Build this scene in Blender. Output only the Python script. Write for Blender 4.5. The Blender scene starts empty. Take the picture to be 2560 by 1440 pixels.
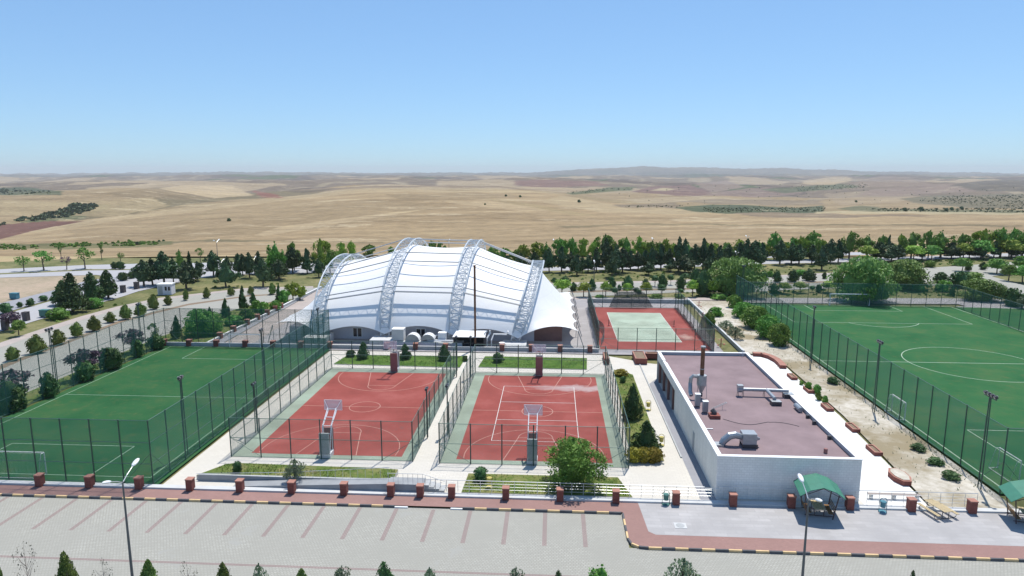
import bpy, bmesh, math, random
import numpy as np
from mathutils import Vector, Matrix
random.seed(7)
R = math.radians

# ------------------------------------------------------------------ camera, world, sun
F = 1700.0; H = 27.5; VX = 1385.0; VY = 430.0
PT = math.atan((720 - VY) / F)
YAW = math.atan((VX - 1280) / F * math.cos(PT))
scene = bpy.context.scene
cd = bpy.data.cameras.new('camera'); cam = bpy.data.objects.new('camera', cd)
scene.collection.objects.link(cam); scene.camera = cam
cam.location = (0, 0, H); cam.rotation_euler = (math.pi / 2 - PT, 0, YAW)
cd.sensor_width = 36.0; cd.lens = F / 2560 * 36; cd.clip_start = 0.5; cd.clip_end = 60000

SUN_EL = 67.0; SUN_AZ = 20.0
world = bpy.data.worlds.new('World'); scene.world = world; world.use_nodes = True
nt = world.node_tree; bg = nt.nodes['Background']
sky = nt.nodes.new('ShaderNodeTexSky'); sky.sky_type = 'NISHITA'; sky.sun_disc = False
sky.sun_elevation = R(SUN_EL); sky.sun_rotation = R(SUN_AZ)
sky.altitude = 900; sky.air_density = 1.0; sky.dust_density = 0.3; sky.ozone_density = 1.3
gm = nt.nodes.new('ShaderNodeGamma'); gm.inputs[1].default_value = 0.6      # the camera's soft highlight roll-off on the sky
vm = nt.nodes.new('ShaderNodeVectorMath'); vm.operation = 'MULTIPLY'; vm.inputs[1].default_value = (0.76, 1.10, 1.48)
nt.links.new(sky.outputs[0], gm.inputs[0]); nt.links.new(gm.outputs[0], vm.inputs[0]); nt.links.new(vm.outputs[0], bg.inputs[0]); bg.inputs[1].default_value = 0.15
sl = bpy.data.lights.new('sun', 'SUN'); sl.energy = 3.85; sl.angle = R(0.6); sl.color = (1.0, 0.955, 0.88)
so = bpy.data.objects.new('sun', sl); scene.collection.objects.link(so)
sd = Vector((math.sin(R(SUN_AZ)) * math.cos(R(SUN_EL)), math.cos(R(SUN_AZ)) * math.cos(R(SUN_EL)), math.sin(R(SUN_EL))))
so.rotation_euler = sd.to_track_quat('Z', 'Y').to_euler()
scene.view_settings.view_transform = 'Standard'; scene.view_settings.look = 'None'
scene.view_settings.exposure = 0.42; scene.view_settings.gamma = 1.0
scene.cycles.max_bounces = 6; scene.cycles.diffuse_bounces = 3; scene.cycles.transparent_max_bounces = 24
scene.cycles.volume_bounces = 0
scene.cycles.use_denoising = True

# ------------------------------------------------------------------ survey helpers (photo measurement -> metres on the site)
def ray(x, y):
    dx = (x - 1280) / F; dv = (y - 720) / F
    fy = math.cos(PT) - dv * math.sin(PT); fz = -(math.sin(PT) + dv * math.cos(PT))
    return (dx * math.cos(YAW) - fy * math.sin(YAW), dx * math.sin(YAW) + fy * math.cos(YAW), fz, fy)
def P(x, y, z=0.0):
    a, b, c, d = ray(x, y); t = (z - H) / c
    return (a * t, b * t)
def T(x, y, b):
    a, c, e, d = ray(x, y); t = b / d
    return (a * t, c * t, H + e * t)
def proj(X, Y, Z):
    a = X * np.cos(YAW) + Y * np.sin(YAW); b = -X * np.sin(YAW) + Y * np.cos(YAW)
    d = b * np.cos(PT) - (Z - H) * np.sin(PT); v = -(b * np.sin(PT) + (Z - H) * np.cos(PT))
    return 1280 + F * a / d, 720 + F * v / d
def ppm(y): return (y - VY) / H          # pixels per metre on the ground at photo row y

ORD = ['first', 'second', 'third', 'fourth', 'fifth', 'sixth', 'seventh', 'eighth', 'ninth', 'tenth', 'eleventh', 'twelfth',
       'thirteenth', 'fourteenth', 'fifteenth', 'sixteenth', 'seventeenth', 'eighteenth', 'nineteenth', 'twentieth']
def nth(i):
    if i < 20: return ORD[i]
    t = ['twenty', 'thirty', 'forty', 'fifty', 'sixty'][i // 10 + (-2 + (1 if (i + 1) % 10 == 0 and False else 0))] if (i + 1) % 10 else None
    n = i + 1
    tens = {2: 'twenty', 3: 'thirty', 4: 'forty', 5: 'fifty', 6: 'sixty'}[n // 10]
    if n % 10 == 0: return {2: 'twentieth', 3: 'thirtieth', 4: 'fortieth', 5: 'fiftieth', 6: 'sixtieth'}[n // 10]
    return tens + '-' + ORD[n % 10 - 1]

# ------------------------------------------------------------------ materials
MATS = {}
def newmat(name):
    m = bpy.data.materials.new(name); m.use_nodes = True; MATS[name] = m
    return m, m.node_tree, m.node_tree.nodes['Principled BSDF']
def N(t, kind, **kw):
    n = t.nodes.new(kind)
    for k, v in kw.items(): setattr(n, k, v)
    return n
def coords(t, obj=False):
    if obj: return N(t, 'ShaderNodeTexCoord').outputs['Object']
    return N(t, 'ShaderNodeNewGeometry').outputs['Position']
def noise(t, co, scale, detail=4, rough=0.6, dim=None):
    n = N(t, 'ShaderNodeTexNoise'); n.inputs['Scale'].default_value = scale; n.inputs['Detail'].default_value = detail
    n.inputs['Roughness'].default_value = rough; t.links.new(co, n.inputs['Vector']); return n.outputs['Fac']
def ramp(t, fac, stops):
    r = N(t, 'ShaderNodeValToRGB'); e = r.color_ramp.elements
    e[0].position, e[0].color = stops[0][0], (*stops[0][1], 1)
    e[1].position, e[1].color = stops[-1][0], (*stops[-1][1], 1)
    for p, c in stops[1:-1]:
        q = e.new(p); q.color = (*c, 1)
    t.links.new(fac, r.inputs[0]); return r.outputs[0]
def mix(t, fac, a, b, mode='MIX'):
    m = N(t, 'ShaderNodeMix'); m.data_type = 'RGBA'; m.blend_type = mode
    if isinstance(fac, (int, float)): m.inputs[0].default_value = fac
    else: t.links.new(fac, m.inputs[0])
    for i, v in ((6, a), (7, b)):
        if isinstance(v, tuple): m.inputs[i].default_value = (*v, 1)
        else: t.links.new(v, m.inputs[i])
    return m.outputs[2]
def math_(t, op, a, b=None, c=None):
    m = N(t, 'ShaderNodeMath', operation=op)
    for i, v in enumerate((a, b, c)):
        if v is None: continue
        if isinstance(v, (int, float)): m.inputs[i].default_value = v
        else: t.links.new(v, m.inputs[i])
    return m.outputs[0]
def sc(c, k): return tuple(min(1, v * k) for v in c)
def bumpy(t, b, fac, strength, dist=0.02):
    n = N(t, 'ShaderNodeBump'); n.inputs['Strength'].default_value = strength; n.inputs['Distance'].default_value = dist
    t.links.new(fac, n.inputs['Height']); t.links.new(n.outputs[0], b.inputs['Normal'])
def basic(name, col, rough=0.8, var=0.12, scale=1.5, metal=0.0, obj=False, fine=18):
    m, t, b = newmat(name); co = coords(t, obj)
    n1 = noise(t, co, scale, 5); n2 = noise(t, co, fine, 2)
    c = ramp(t, n1, [(0.3, sc(col, 1 - var)), (0.7, sc(col, 1 + var))])
    c = mix(t, math_(t, 'MULTIPLY', n2, 0.35), c, sc(col, 0.72))
    t.links.new(c, b.inputs['Base Color']); b.inputs['Roughness'].default_value = rough; b.inputs['Metallic'].default_value = metal; b.inputs['Specular IOR Level'].default_value = .5 if rough < .6 else .15
    return m
def paving(name, col, bw, bh, joint, var=0.12, jcol=None, stain=None, jw=0.03, rough=0.85, rot=0.0, gloss=0.5):
    m, t, b = newmat(name); co = coords(t)
    mp = N(t, 'ShaderNodeMapping'); mp.inputs['Rotation'].default_value = (0, 0, rot); t.links.new(co, mp.inputs[0])
    br = N(t, 'ShaderNodeTexBrick'); t.links.new(mp.outputs[0], br.inputs['Vector'])
    br.inputs['Scale'].default_value = 1.0; br.inputs['Brick Width'].default_value = bw; br.inputs['Row Height'].default_value = bh
    br.inputs['Mortar Size'].default_value = jw * bh; br.inputs['Color1'].default_value = (*sc(col, 1 - var * .7), 1)
    br.inputs['Color2'].default_value = (*sc(col, 1 + var * .7), 1); br.inputs['Mortar'].default_value = (*(jcol or sc(col, joint)), 1)
    n1 = noise(t, co, 0.25, 6, 0.65); c = mix(t, ramp(t, n1, [(0.35, (0, 0, 0)), (0.7, (1, 1, 1))]), br.outputs['Color'], sc(col, 1 - var * 1.6))
    n3 = noise(t, co, 7, 3); c = mix(t, math_(t, 'MULTIPLY', n3, 0.3), c, sc(col, 0.75))
    if stain:
        n4 = noise(t, co, stain[0], 7, 0.7); f = ramp(t, n4, [(stain[1], (0, 0, 0)), (stain[1] + .05, (1, 1, 1))]); c = mix(t, f, c, stain[2])
    t.links.new(c, b.inputs['Base Color']); b.inputs['Roughness'].default_value = rough; b.inputs['Specular IOR Level'].default_value = .15
    bumpy(t, b, br.outputs['Fac'], -0.3, 0.01)
    return m
paving('cream_paving', (0.62, 0.585, 0.52), 0.62, 0.32, 0.55, 0.07, stain=(0.55, 0.68, (0.36, 0.33, 0.28)))
paving('white_paving', (0.78, 0.77, 0.74), 0.6, 0.6, 0.8, 0.05)
paving('parking_pavers', (0.39, 0.38, 0.335), 0.24, 0.2, 0.66, 0.12, jw=0.12, stain=(.22, .60, (.33, .325, .295)))
paving('parking_stripe', (0.33, 0.265, 0.245), 0.22, 0.16, 0.6, 0.12, jw=0.1)
paving('red_pavers', (0.34, 0.205, 0.18), 0.2, 0.1, 0.7, 0.14, jw=0.08)
paving('stone_slab', (0.44, 0.425, 0.42), 1.6, 0.5, 0.8, 0.14, jw=0.04)
paving('pink_paving', (0.44, 0.38, 0.345), 0.6, 0.3, 0.8, 0.12)
paving('grey_yard', (0.37, 0.35, 0.35), 1.8, 0.9, 0.8, 0.14)
def wall_brick(name, col, bw, bh, joint, var, jw):
    m, t, b = newmat(name); co = coords(t); sp = N(t, 'ShaderNodeSeparateXYZ'); t.links.new(co, sp.inputs[0])
    mp_ = N(t, 'ShaderNodeMapping'); mp_.inputs['Scale'].default_value = (1, 1, .12); t.links.new(co, mp_.inputs[0])
    cb = N(t, 'ShaderNodeCombineXYZ'); t.links.new(math_(t, 'ADD', sp.outputs[0], sp.outputs[1]), cb.inputs[0]); t.links.new(sp.outputs[2], cb.inputs[1])
    br = N(t, 'ShaderNodeTexBrick'); t.links.new(cb.outputs[0], br.inputs['Vector']); br.inputs['Scale'].default_value = 1
    br.inputs['Brick Width'].default_value = bw; br.inputs['Row Height'].default_value = bh; br.inputs['Mortar Size'].default_value = jw * bh
    br.inputs['Color1'].default_value = (*sc(col, 1 - var), 1); br.inputs['Color2'].default_value = (*sc(col, 1 + var), 1); br.inputs['Mortar'].default_value = (*sc(col, joint), 1)
    c = mix(t, ramp(t, noise(t, mp_.outputs[0], 1.1, 6, .7), [(.4, (0, 0, 0)), (.75, (.8, .8, .8))]), br.outputs['Color'], sc(col, .82))
    t.links.new(c, b.inputs['Base Color']); b.inputs['Roughness'].default_value = .9
wall_brick('brick', (0.20, 0.065, 0.05), 0.22, 0.09, 1.35, 0.22, 0.12)
wall_brick('wall_front', (0.82, 0.80, 0.76), 0.42, 0.22, 0.86, 0.05, 0.09)
wall_brick('wall_side', (0.84, 0.82, 0.74), 0.42, 0.22, 0.9, 0.04, 0.09)
basic('brick_top', (0.40, 0.20, 0.155), var=.12)
basic('dark_stone', (0.10, 0.09, 0.09), .8, .2, 2)
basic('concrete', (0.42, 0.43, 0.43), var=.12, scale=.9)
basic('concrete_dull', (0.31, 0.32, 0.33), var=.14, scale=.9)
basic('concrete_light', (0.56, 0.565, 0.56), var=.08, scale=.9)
basic('white_paint', (0.80, 0.80, 0.79), 0.6, .04)
basic('line_faint', (0.47, 0.27, 0.22), 0.8, .2, 2)
basic('line_turf_faint', (0.25, 0.36, 0.26), 0.8, .25, 2)
basic('line_white', (0.62, 0.60, 0.56), 0.8, .12, 3)
basic('line_turf', (0.40, 0.50, 0.38), 0.8, .15, 3)
basic('wall_render', (0.44, 0.46, 0.47), .9, .07, .6)
basic('wall_block', (0.50, 0.52, 0.52), .9, .05, .6)
basic('annex_wall', (0.55, 0.55, 0.60), .9, .08, .6)
basic('annex_brown', (0.20, 0.12, 0.11), .9, .15, .8)
basic('roof_felt', (0.258, 0.192, 0.198), .95, .17, .35)
basic('far_road', (0.40, 0.395, 0.405), .9, .06, .1)
basic('asphalt', (0.30, 0.30, 0.32), .9, .1, .3)
basic('kerb_yellow', (0.70, 0.50, 0.27), .8, .12)
basic('kerb_black', (0.12, 0.12, 0.125), .8, .2)
basic('kerb_stone', (0.55, 0.53, 0.49), .8, .1)
basic('post_green', (0.03, 0.065, 0.055), .5, .15)
basic('rail_green', (0.08, 0.16, 0.13), .5, .1)
basic('galvanised', (0.40, 0.42, 0.43), .45, .1, 3, .6)
basic('duct_metal', (0.33, 0.36, 0.39), .45, .14, 3, .6)
basic('rail_steel', (0.62, 0.64, 0.64), .35, .05, 3, .5)
basic('truss_paint', (0.50, 0.54, 0.57), .45, .07, 1)
basic('pipe_grey', (0.26, 0.28, 0.30), .5, .1, 2)
basic('rust', (0.20, 0.10, 0.06), .8, .3, 2)
basic('dark_metal', (0.05, 0.05, 0.055), .5, .2)
basic('lamp_white', (0.78, 0.79, 0.80), .35, .03)
basic('lamp_pole', (0.12, 0.125, 0.13), .5, .1)
basic('glass_dark', (0.02, 0.022, 0.03), .12, .2)
basic('wood', (0.50, 0.40, 0.24), .7, .15, 4)
basic('wood_brown', (0.26, 0.15, 0.07), .7, .2, 4)
basic('kiosk_frame', (0.09, 0.06, 0.06), .6, .2)
basic('kiosk_roof', (0.045, 0.20, 0.13), .55, .12, 2)
basic('green_plastic', (0.05, 0.18, 0.15), .5, .1)
basic('teal_plastic', (0.06, 0.22, 0.28), .5, .1)
basic('yellow_plastic', (0.50, 0.42, 0.10), .5, .1)
basic('red_metal', (0.45, 0.10, 0.08), .5, .1)
basic('pad_red', (0.30, 0.15, 0.135), .7, .12, 2)
basic('pad_grey', (0.34, 0.36, 0.35), .8, .12, 2)
basic('bark', (0.16, 0.12, 0.09), .9, .25, 3)
basic('bark_pale', (0.32, 0.27, 0.23), .9, .2, 3)
basic('soil', (0.23, 0.17, 0.12), .95, .2, 2)
basic('hut_white', (0.72, 0.70, 0.74), .6, .05)

def membrane_mat():
    m, t, b = newmat('membrane'); co = coords(t)
    n = noise(t, co, .5, 5); s = N(t, 'ShaderNodeSeparateXYZ'); t.links.new(co, s.inputs[0])
    w = math_(t, 'FRACT', math_(t, 'MULTIPLY', s.outputs[2], 0.62))
    seam = math_(t, 'LESS_THAN', w, 0.05)
    c = ramp(t, n, [(.3, (.90, .90, .895)), (.7, (.95, .95, .94))])
    c = mix(t, math_(t, 'MULTIPLY', seam, .12), c, (.5, .5, .5))
    t.links.new(c, b.inputs['Base Color']); b.inputs['Roughness'].default_value = .55
    tr = N(t, 'ShaderNodeBsdfTranslucent'); tr.inputs[0].default_value = (.93, .92, .90, 1)
    ms = N(t, 'ShaderNodeMixShader'); ms.inputs[0].default_value = .22
    t.links.new(b.outputs[0], ms.inputs[1]); t.links.new(tr.outputs[0], ms.inputs[2])
    t.links.new(ms.outputs[0], t.nodes['Material Output'].inputs['Surface'])
membrane_mat()

def ground_mat(name, stops, scale, fine=3.0, extra=None, rough=.95):
    m, t, b = newmat(name); co = coords(t)
    n1 = noise(t, co, scale, 8, .62); n2 = noise(t, co, fine, 4, .7)
    f = math_(t, 'ADD', math_(t, 'MULTIPLY', n1, .65), math_(t, 'MULTIPLY', n2, .35))
    c = ramp(t, f, stops)
    if extra:
        n3 = noise(t, co, extra[0], 6, .6); c = mix(t, ramp(t, n3, [(extra[1], (0, 0, 0)), (extra[1] + .12, (1, 1, 1))]), c, extra[2])
    t.links.new(c, b.inputs['Base Color']); b.inputs['Roughness'].default_value = rough
    b.inputs['Specular IOR Level'].default_value = .15
    return m
ground_mat('verge_grass', [(.34, (.065, .085, .028)), (.46, (.12, .13, .05)), (.56, (.20, .185, .085)), (.68, (.29, .245, .13))], .09, 1.3)
ground_mat('lawn', [(.36, (.06, .11, .022)), (.48, (.11, .15, .035)), (.58, (.19, .19, .07)), (.7, (.30, .25, .13))], .45, 3, (.3, .62, (.24, .19, .11)))
ground_mat('lush_lawn', [(.36, (.045, .10, .016)), (.5, (.08, .155, .025)), (.68, (.14, .20, .05))], .6, 3, (.5, .70, (.20, .14, .09)))
ground_mat('dirt', [(.34, (.26, .22, .165)), (.46, (.40, .36, .285)), (.56, (.53, .49, .42)), (.68, (.66, .63, .57))], .13, 1.6, (.11, .47, (.27, .225, .145)))
ground_mat('wasteland', [(.34, (.20, .17, .11)), (.5, (.33, .27, .19)), (.66, (.44, .33, .25))], .05, .8)
ground_mat('wheat', [(.36, (.29, .215, .12)), (.5, (.385, .295, .165)), (.66, (.46, .36, .21))], .04, .9, (.03, .56, (.33, .28, .15)))
def turf_mat(name, kk):
    m, t, b = newmat(name); co = coords(t)
    n1 = noise(t, co, .16, 5, .6); n2 = noise(t, co, 9, 3, .7)
    c = ramp(t, n1, [(.32, sc((.026, .108, .040), kk)), (.5, sc((.042, .134, .050), kk)), (.7, sc((.078, .150, .056), kk))])
    c = mix(t, math_(t, 'MULTIPLY', n2, .5), c, (.016, .080, .036))
    n3 = noise(t, co, .8, 6, .7); c = mix(t, ramp(t, n3, [(.52, (0, 0, 0)), (.72, (.6, .6, .6))]), c, (.10, .12, .05))
    t.links.new(c, b.inputs['Base Color']); b.inputs['Roughness'].default_value = .95; b.inputs['Specular IOR Level'].default_value = .05
turf_mat('turf_left', .82); turf_mat('turf', 1.0)
def court(name, col, wash=None, spots=None):
    m, t, b = newmat(name); co = coords(t)
    n1 = noise(t, co, .22, 6, .6); n2 = noise(t, co, 12, 2)
    c = ramp(t, n1, [(.3, sc(col, .78)), (.5, col), (.72, (min(1, col[0] * 1.18 + .02), col[1] * 1.25 + .02, col[2] * 1.25 + .02))]); c = mix(t, math_(t, 'MULTIPLY', n2, .35), c, sc(col, .72))
    if wash:
        # pale chalky scuffs left where water dried on the acrylic, an uneven band of its own shape
        (cx, cy), (rx, ry), wc = wash
        s = N(t, 'ShaderNodeSeparateXYZ'); t.links.new(co, s.inputs[0])
        wob = math_(t, 'MULTIPLY', math_(t, 'SUBTRACT', noise(t, co, .5, 6, .7), .5), 2.2)
        dx = math_(t, 'DIVIDE', math_(t, 'SUBTRACT', s.outputs[0], cx), rx)
        dy = math_(t, 'ADD', math_(t, 'DIVIDE', math_(t, 'SUBTRACT', s.outputs[1], cy), ry), wob)
        d = math_(t, 'ADD', math_(t, 'MULTIPLY', dx, dx), math_(t, 'MULTIPLY', dy, dy))
        f = ramp(t, d, [(0.1, (.8, .8, .8)), (1.0, (0, 0, 0))]); c = mix(t, f, c, wc)
    for (cx, cy, r) in (spots or []):
        s = N(t, 'ShaderNodeSeparateXYZ'); t.links.new(co, s.inputs[0])
        dx = math_(t, 'SUBTRACT', s.outputs[0], cx); dy = math_(t, 'SUBTRACT', s.outputs[1], cy)
        d = math_(t, 'ADD', math_(t, 'MULTIPLY', dx, dx), math_(t, 'MULTIPLY', dy, dy))
        d = math_(t, 'ADD', math_(t, 'SQRT', d), math_(t, 'MULTIPLY', noise(t, co, 2.5, 5, .7), .9))
        c = mix(t, ramp(t, math_(t, 'DIVIDE', d, r), [(.5, (.7, .7, .7)), (1.0, (0, 0, 0))]), c, (.16, .09, .09))
    t.links.new(c, b.inputs['Base Color']); b.inputs['Roughness'].default_value = .85; b.inputs['Specular IOR Level'].default_value = .12
court('court_red', (0.285, 0.072, 0.060), spots=[(-18.5, 69.3, .8), (-16.3, 69.6, .8), (-17.4, 74, .5)])
court('court_red_scuffed', (0.285, 0.072, 0.060), ((4.2, 84.6), (7.5, 1.5), (.42, .34, .33)))
court('court_green', (0.265, 0.31, 0.245))
court('tennis_red', (0.28, 0.074, 0.062), ((22.6, 113.5), (1.4, 2.2), (.44, .30, .25)))
court('tennis_green', (0.36, 0.42, 0.33))

def net_mat(name, col, cover, pitch):
    m, t, b = newmat(name); co = coords(t)
    s = N(t, 'ShaderNodeSeparateXYZ'); t.links.new(co, s.inputs[0])
    u = math_(t, 'ADD', s.outputs[0], s.outputs[1])
    a = math_(t, 'FRACT', math_(t, 'DIVIDE', math_(t, 'ADD', u, s.outputs[2]), pitch))
    c = math_(t, 'FRACT', math_(t, 'DIVIDE', math_(t, 'SUBTRACT', u, s.outputs[2]), pitch))
    w = 1 - math.sqrt(1 - cover)
    f = math_(t, 'MAXIMUM', math_(t, 'LESS_THAN', a, w), math_(t, 'LESS_THAN', c, w))
    b.inputs['Base Color'].default_value = (*col, 1); b.inputs['Roughness'].default_value = .5
    tr = N(t, 'ShaderNodeBsdfTransparent'); ms = N(t, 'ShaderNodeMixShader')
    t.links.new(f, ms.inputs[0]); t.links.new(tr.outputs[0], ms.inputs[1]); t.links.new(b.outputs[0], ms.inputs[2])
    t.links.new(ms.outputs[0], t.nodes['Material Output'].inputs['Surface'])
net_mat('net_light', (.05, .14, .12), .14, .07)
net_mat('net_side', (.02, .12, .10), .36, .07)
net_mat('net_green', (.022, .15, .10), .40, .07)
net_mat('net_shade', (.012, .045, .045), .72, .06)
net_mat('net_teal', (.04, .20, .22), .75, .06)
net_mat('goal_net', (.6, .62, .6), .10, .12)
def board_mat():
    m, t, b = newmat('board_clear'); b.inputs['Base Color'].default_value = (.75, .70, .74, 1); b.inputs['Roughness'].default_value = .3
    tr = N(t, 'ShaderNodeBsdfTransparent'); ms = N(t, 'ShaderNodeMixShader'); ms.inputs[0].default_value = .38
    t.links.new(tr.outputs[0], ms.inputs[1]); t.links.new(b.outputs[0], ms.inputs[2]); t.links.new(ms.outputs[0], t.nodes['Material Output'].inputs['Surface'])
board_mat()

def leaf_mat(name, dark, light, trans=.18):
    m, t, b = newmat(name)
    oi = N(t, 'ShaderNodeObjectInfo'); co = coords(t)
    n = noise(t, co, .9, 4, .7); n2 = noise(t, co, 9, 2)
    f = math_(t, 'ADD', math_(t, 'MULTIPLY', n, .7), math_(t, 'MULTIPLY', n2, .3))
    c = ramp(t, f, [(.34, dark), (.66, light)])
    hs = N(t, 'ShaderNodeHueSaturation'); t.links.new(c, hs.inputs['Color'])
    t.links.new(math_(t, 'MULTIPLY_ADD', oi.outputs['Random'], .05, .475), hs.inputs['Hue'])
    t.links.new(math_(t, 'MULTIPLY_ADD', oi.outputs['Random'], .5, .75), hs.inputs['Value'])
    t.links.new(hs.outputs[0], b.inputs['Base Color']); b.inputs['Roughness'].default_value = .6; b.inputs['Specular IOR Level'].default_value = .25
    tr = N(t, 'ShaderNodeBsdfTranslucent'); t.links.new(hs.outputs[0], tr.inputs[0])
    ms = N(t, 'ShaderNodeMixShader'); ms.inputs[0].default_value = trans
    t.links.new(b.outputs[0], ms.inputs[1]); t.links.new(tr.outputs[0], ms.inputs[2]); t.links.new(ms.outputs[0], t.nodes['Material Output'].inputs['Surface'])
leaf_mat('leaf_pine', (.03, .062, .027), (.085, .14, .055), .08)
leaf_mat('leaf_conifer', (.032, .078, .026), (.09, .165, .05), .1)
leaf_mat('leaf_thuja', (.06, .11, .022), (.20, .25, .055), .1)
leaf_mat('leaf_green', (.075, .17, .026), (.20, .36, .065))
leaf_mat('leaf_bright', (.12, .22, .025), (.34, .44, .06))
leaf_mat('leaf_willow', (.085, .19, .04), (.24, .38, .09))
leaf_mat('leaf_pale', (.12, .17, .09), (.26, .31, .19))
leaf_mat('leaf_plum', (.09, .055, .08), (.22, .15, .19))
leaf_mat('leaf_yellow', (.12, .13, .015), (.48, .40, .05))
leaf_mat('leaf_grey', (.13, .12, .09), (.26, .24, .18))
leaf_mat('grass_blades', (.08, .13, .025), (.24, .26, .08))
leaf_mat('scrub_leaf', (.045, .07, .03), (.12, .14, .06), .05)

def terrain_mat():
    m, t, b = newmat('terrain'); co = coords(t)
    at = N(t, 'ShaderNodeAttribute'); at.attribute_name = 'field'
    mp = N(t, 'ShaderNodeMapping'); mp.inputs['Scale'].default_value = (.5, 1.6, 1); t.links.new(co, mp.inputs[0])
    n1 = noise(t, mp.outputs[0], .012, 9, .68); n2 = noise(t, mp.outputs[0], .12, 6, .75)
    f = math_(t, 'ADD', math_(t, 'MULTIPLY', n1, .55), math_(t, 'MULTIPLY', n2, .45))
    k = ramp(t, f, [(.36, (.60, .57, .54)), (.46, (.80, .79, .77)), (.54, (.92, .91, .89)), (.62, (1, 1, .96))])
    c = mix(t, 1.0, at.outputs['Color'], k, 'MULTIPLY')
    mp2 = N(t, 'ShaderNodeMapping'); mp2.inputs['Scale'].default_value = (.35, 1.0, 1); mp2.inputs['Rotation'].default_value = (0, 0, .35); t.links.new(co, mp2.inputs[0])
    g1 = noise(t, mp2.outputs[0], .35, 5, .8); c = mix(t, 1.0, c, ramp(t, g1, [(.36, (.72, .71, .70)), (.52, (1, 1, 1)), (.64, (1.22, 1.2, 1.16))]), 'MULTIPLY')
    g2 = noise(t, mp2.outputs[0], .03, 7, .75); c = mix(t, ramp(t, g2, [(.58, (0, 0, 0)), (.62, (.6, .6, .6)), (.66, (0, 0, 0))]), c, (.40, .33, .22))
    hs = N(t, 'ShaderNodeHueSaturation'); hs.inputs['Value'].default_value = 1.3; t.links.new(c, hs.inputs['Color'])
    t.links.new(hs.outputs[0], b.inputs['Base Color']); b.inputs['Roughness'].default_value = .95; b.inputs['Specular IOR Level'].default_value = .1
terrain_mat()

# ------------------------------------------------------------------ mesh building helpers
COL = scene.collection
class MB:
    def __init__(s): s.v = []; s.f = []; s.m = []; s.mats = []
    def mi(s, mat):
        if mat not in s.mats: s.mats.append(mat)
        return s.mats.index(mat)
    def face(s, pts, mat):
        i = len(s.v); s.v += [tuple(p) for p in pts]; s.f.append(tuple(range(i, i + len(pts)))); s.m.append(s.mi(mat))
    def box(s, x0, x1, y0, y1, z0, z1, mat, top=None):
        i = len(s.v); s.v += [(x, y, z) for z in (z0, z1) for (x, y) in ((x0, y0), (x1, y0), (x1, y1), (x0, y1))]
        k = s.mi(mat); kt = s.mi(top) if top else k
        for q in ((3, 2, 1, 0), (4, 5, 6, 7), (0, 1, 5, 4), (1, 2, 6, 5), (2, 3, 7, 6), (3, 0, 4, 7)):
            s.f.append(tuple(i + a for a in q)); s.m.append(kt if q == (4, 5, 6, 7) else k)
    def prism(s, pts, z0, z1, mat, top=None):
        n = len(pts); i = len(s.v); s.v += [(p[0], p[1], z0) for p in pts] + [(p[0], p[1], z1) for p in pts]
        k = s.mi(mat); kt = s.mi(top) if top else k
        s.f.append(tuple(i + a for a in range(n - 1, -1, -1))); s.m.append(k)
        s.f.append(tuple(i + n + a for a in range(n))); s.m.append(kt)
        for a in range(n):
            b = (a + 1) % n; s.f.append((i + a, i + b, i + n + b, i + n + a)); s.m.append(k)
    def tube(s, pts, r, mat, n=6, cap=True):
        pts = [Vector(p) for p in pts]; rs = r if isinstance(r, (list, tuple)) else [r] * len(pts)
        i = len(s.v); k = s.mi(mat)
        for j, p in enumerate(pts):
            d = (pts[min(j + 1, len(pts) - 1)] - pts[max(j - 1, 0)]).normalized()
            a = d.cross(Vector((0, 0, 1)));
            if a.length < 1e-3: a = d.cross(Vector((1, 0, 0)))
            a.normalize(); b = d.cross(a)
            for q in range(n):
                w = 2 * math.pi * q / n + math.pi / n
                s.v.append(tuple(p + (a * math.cos(w) + b * math.sin(w)) * rs[j]))
        for j in range(len(pts) - 1):
            for q in range(n):
                e = (q + 1) % n; s.f.append((i + j * n + q, i + j * n + e, i + (j + 1) * n + e, i + (j + 1) * n + q)); s.m.append(k)
        if cap:
            s.f.append(tuple(i + q for q in range(n))[::-1]); s.m.append(k)
            s.f.append(tuple(i + (len(pts) - 1) * n + q for q in range(n))); s.m.append(k)
    def sheet(s, pts, z, mat): s.face([(p[0], p[1], z) for p in pts], mat)
    def rect(s, x0, x1, y0, y1, z, mat): s.sheet([(x0, y0), (x1, y0), (x1, y1), (x0, y1)], z, mat)
    def sphere(s, c, r, mat, seg=8, rings=5):
        if not isinstance(r, (tuple, list)): r = (r, r, r)
        i = len(s.v); k = s.mi(mat)
        for a in range(rings + 1):
            for b in range(seg):
                t = math.pi * a / rings; w = 2 * math.pi * b / seg
                s.v.append((c[0] + r[0] * math.sin(t) * math.cos(w), c[1] + r[1] * math.sin(t) * math.sin(w), c[2] + r[2] * math.cos(t)))
        for a in range(rings):
            for b in range(seg):
                e = (b + 1) % seg; s.f.append((i + a * seg + b, i + (a + 1) * seg + b, i + (a + 1) * seg + e, i + a * seg + e)); s.m.append(k)
    def build(s, name, parent=None, loc=None, smooth=False, fixn=True):
        me = bpy.data.meshes.new(name); me.from_pydata(s.v, [], s.f)
        for mt in s.mats: me.materials.append(MATS[mt])
        me.polygons.foreach_set('material_index', s.m)
        if smooth: me.polygons.foreach_set('use_smooth', [True] * len(s.f))
        me.validate(); me.update()
        if fixn:
            bm = bmesh.new(); bm.from_mesh(me); bmesh.ops.recalc_face_normals(bm, faces=bm.faces); bm.to_mesh(me); bm.free()
        o = bpy.data.objects.new(name, me); COL.objects.link(o)
        if loc: o.location = loc
        if parent: o.parent = parent
        return o
def tag(o, label=None, cat=None, group=None, kind=None):
    if label: o['label'] = label
    if cat: o['category'] = cat
    if group: o['group'] = group
    if kind: o['kind'] = kind
    return o
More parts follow.
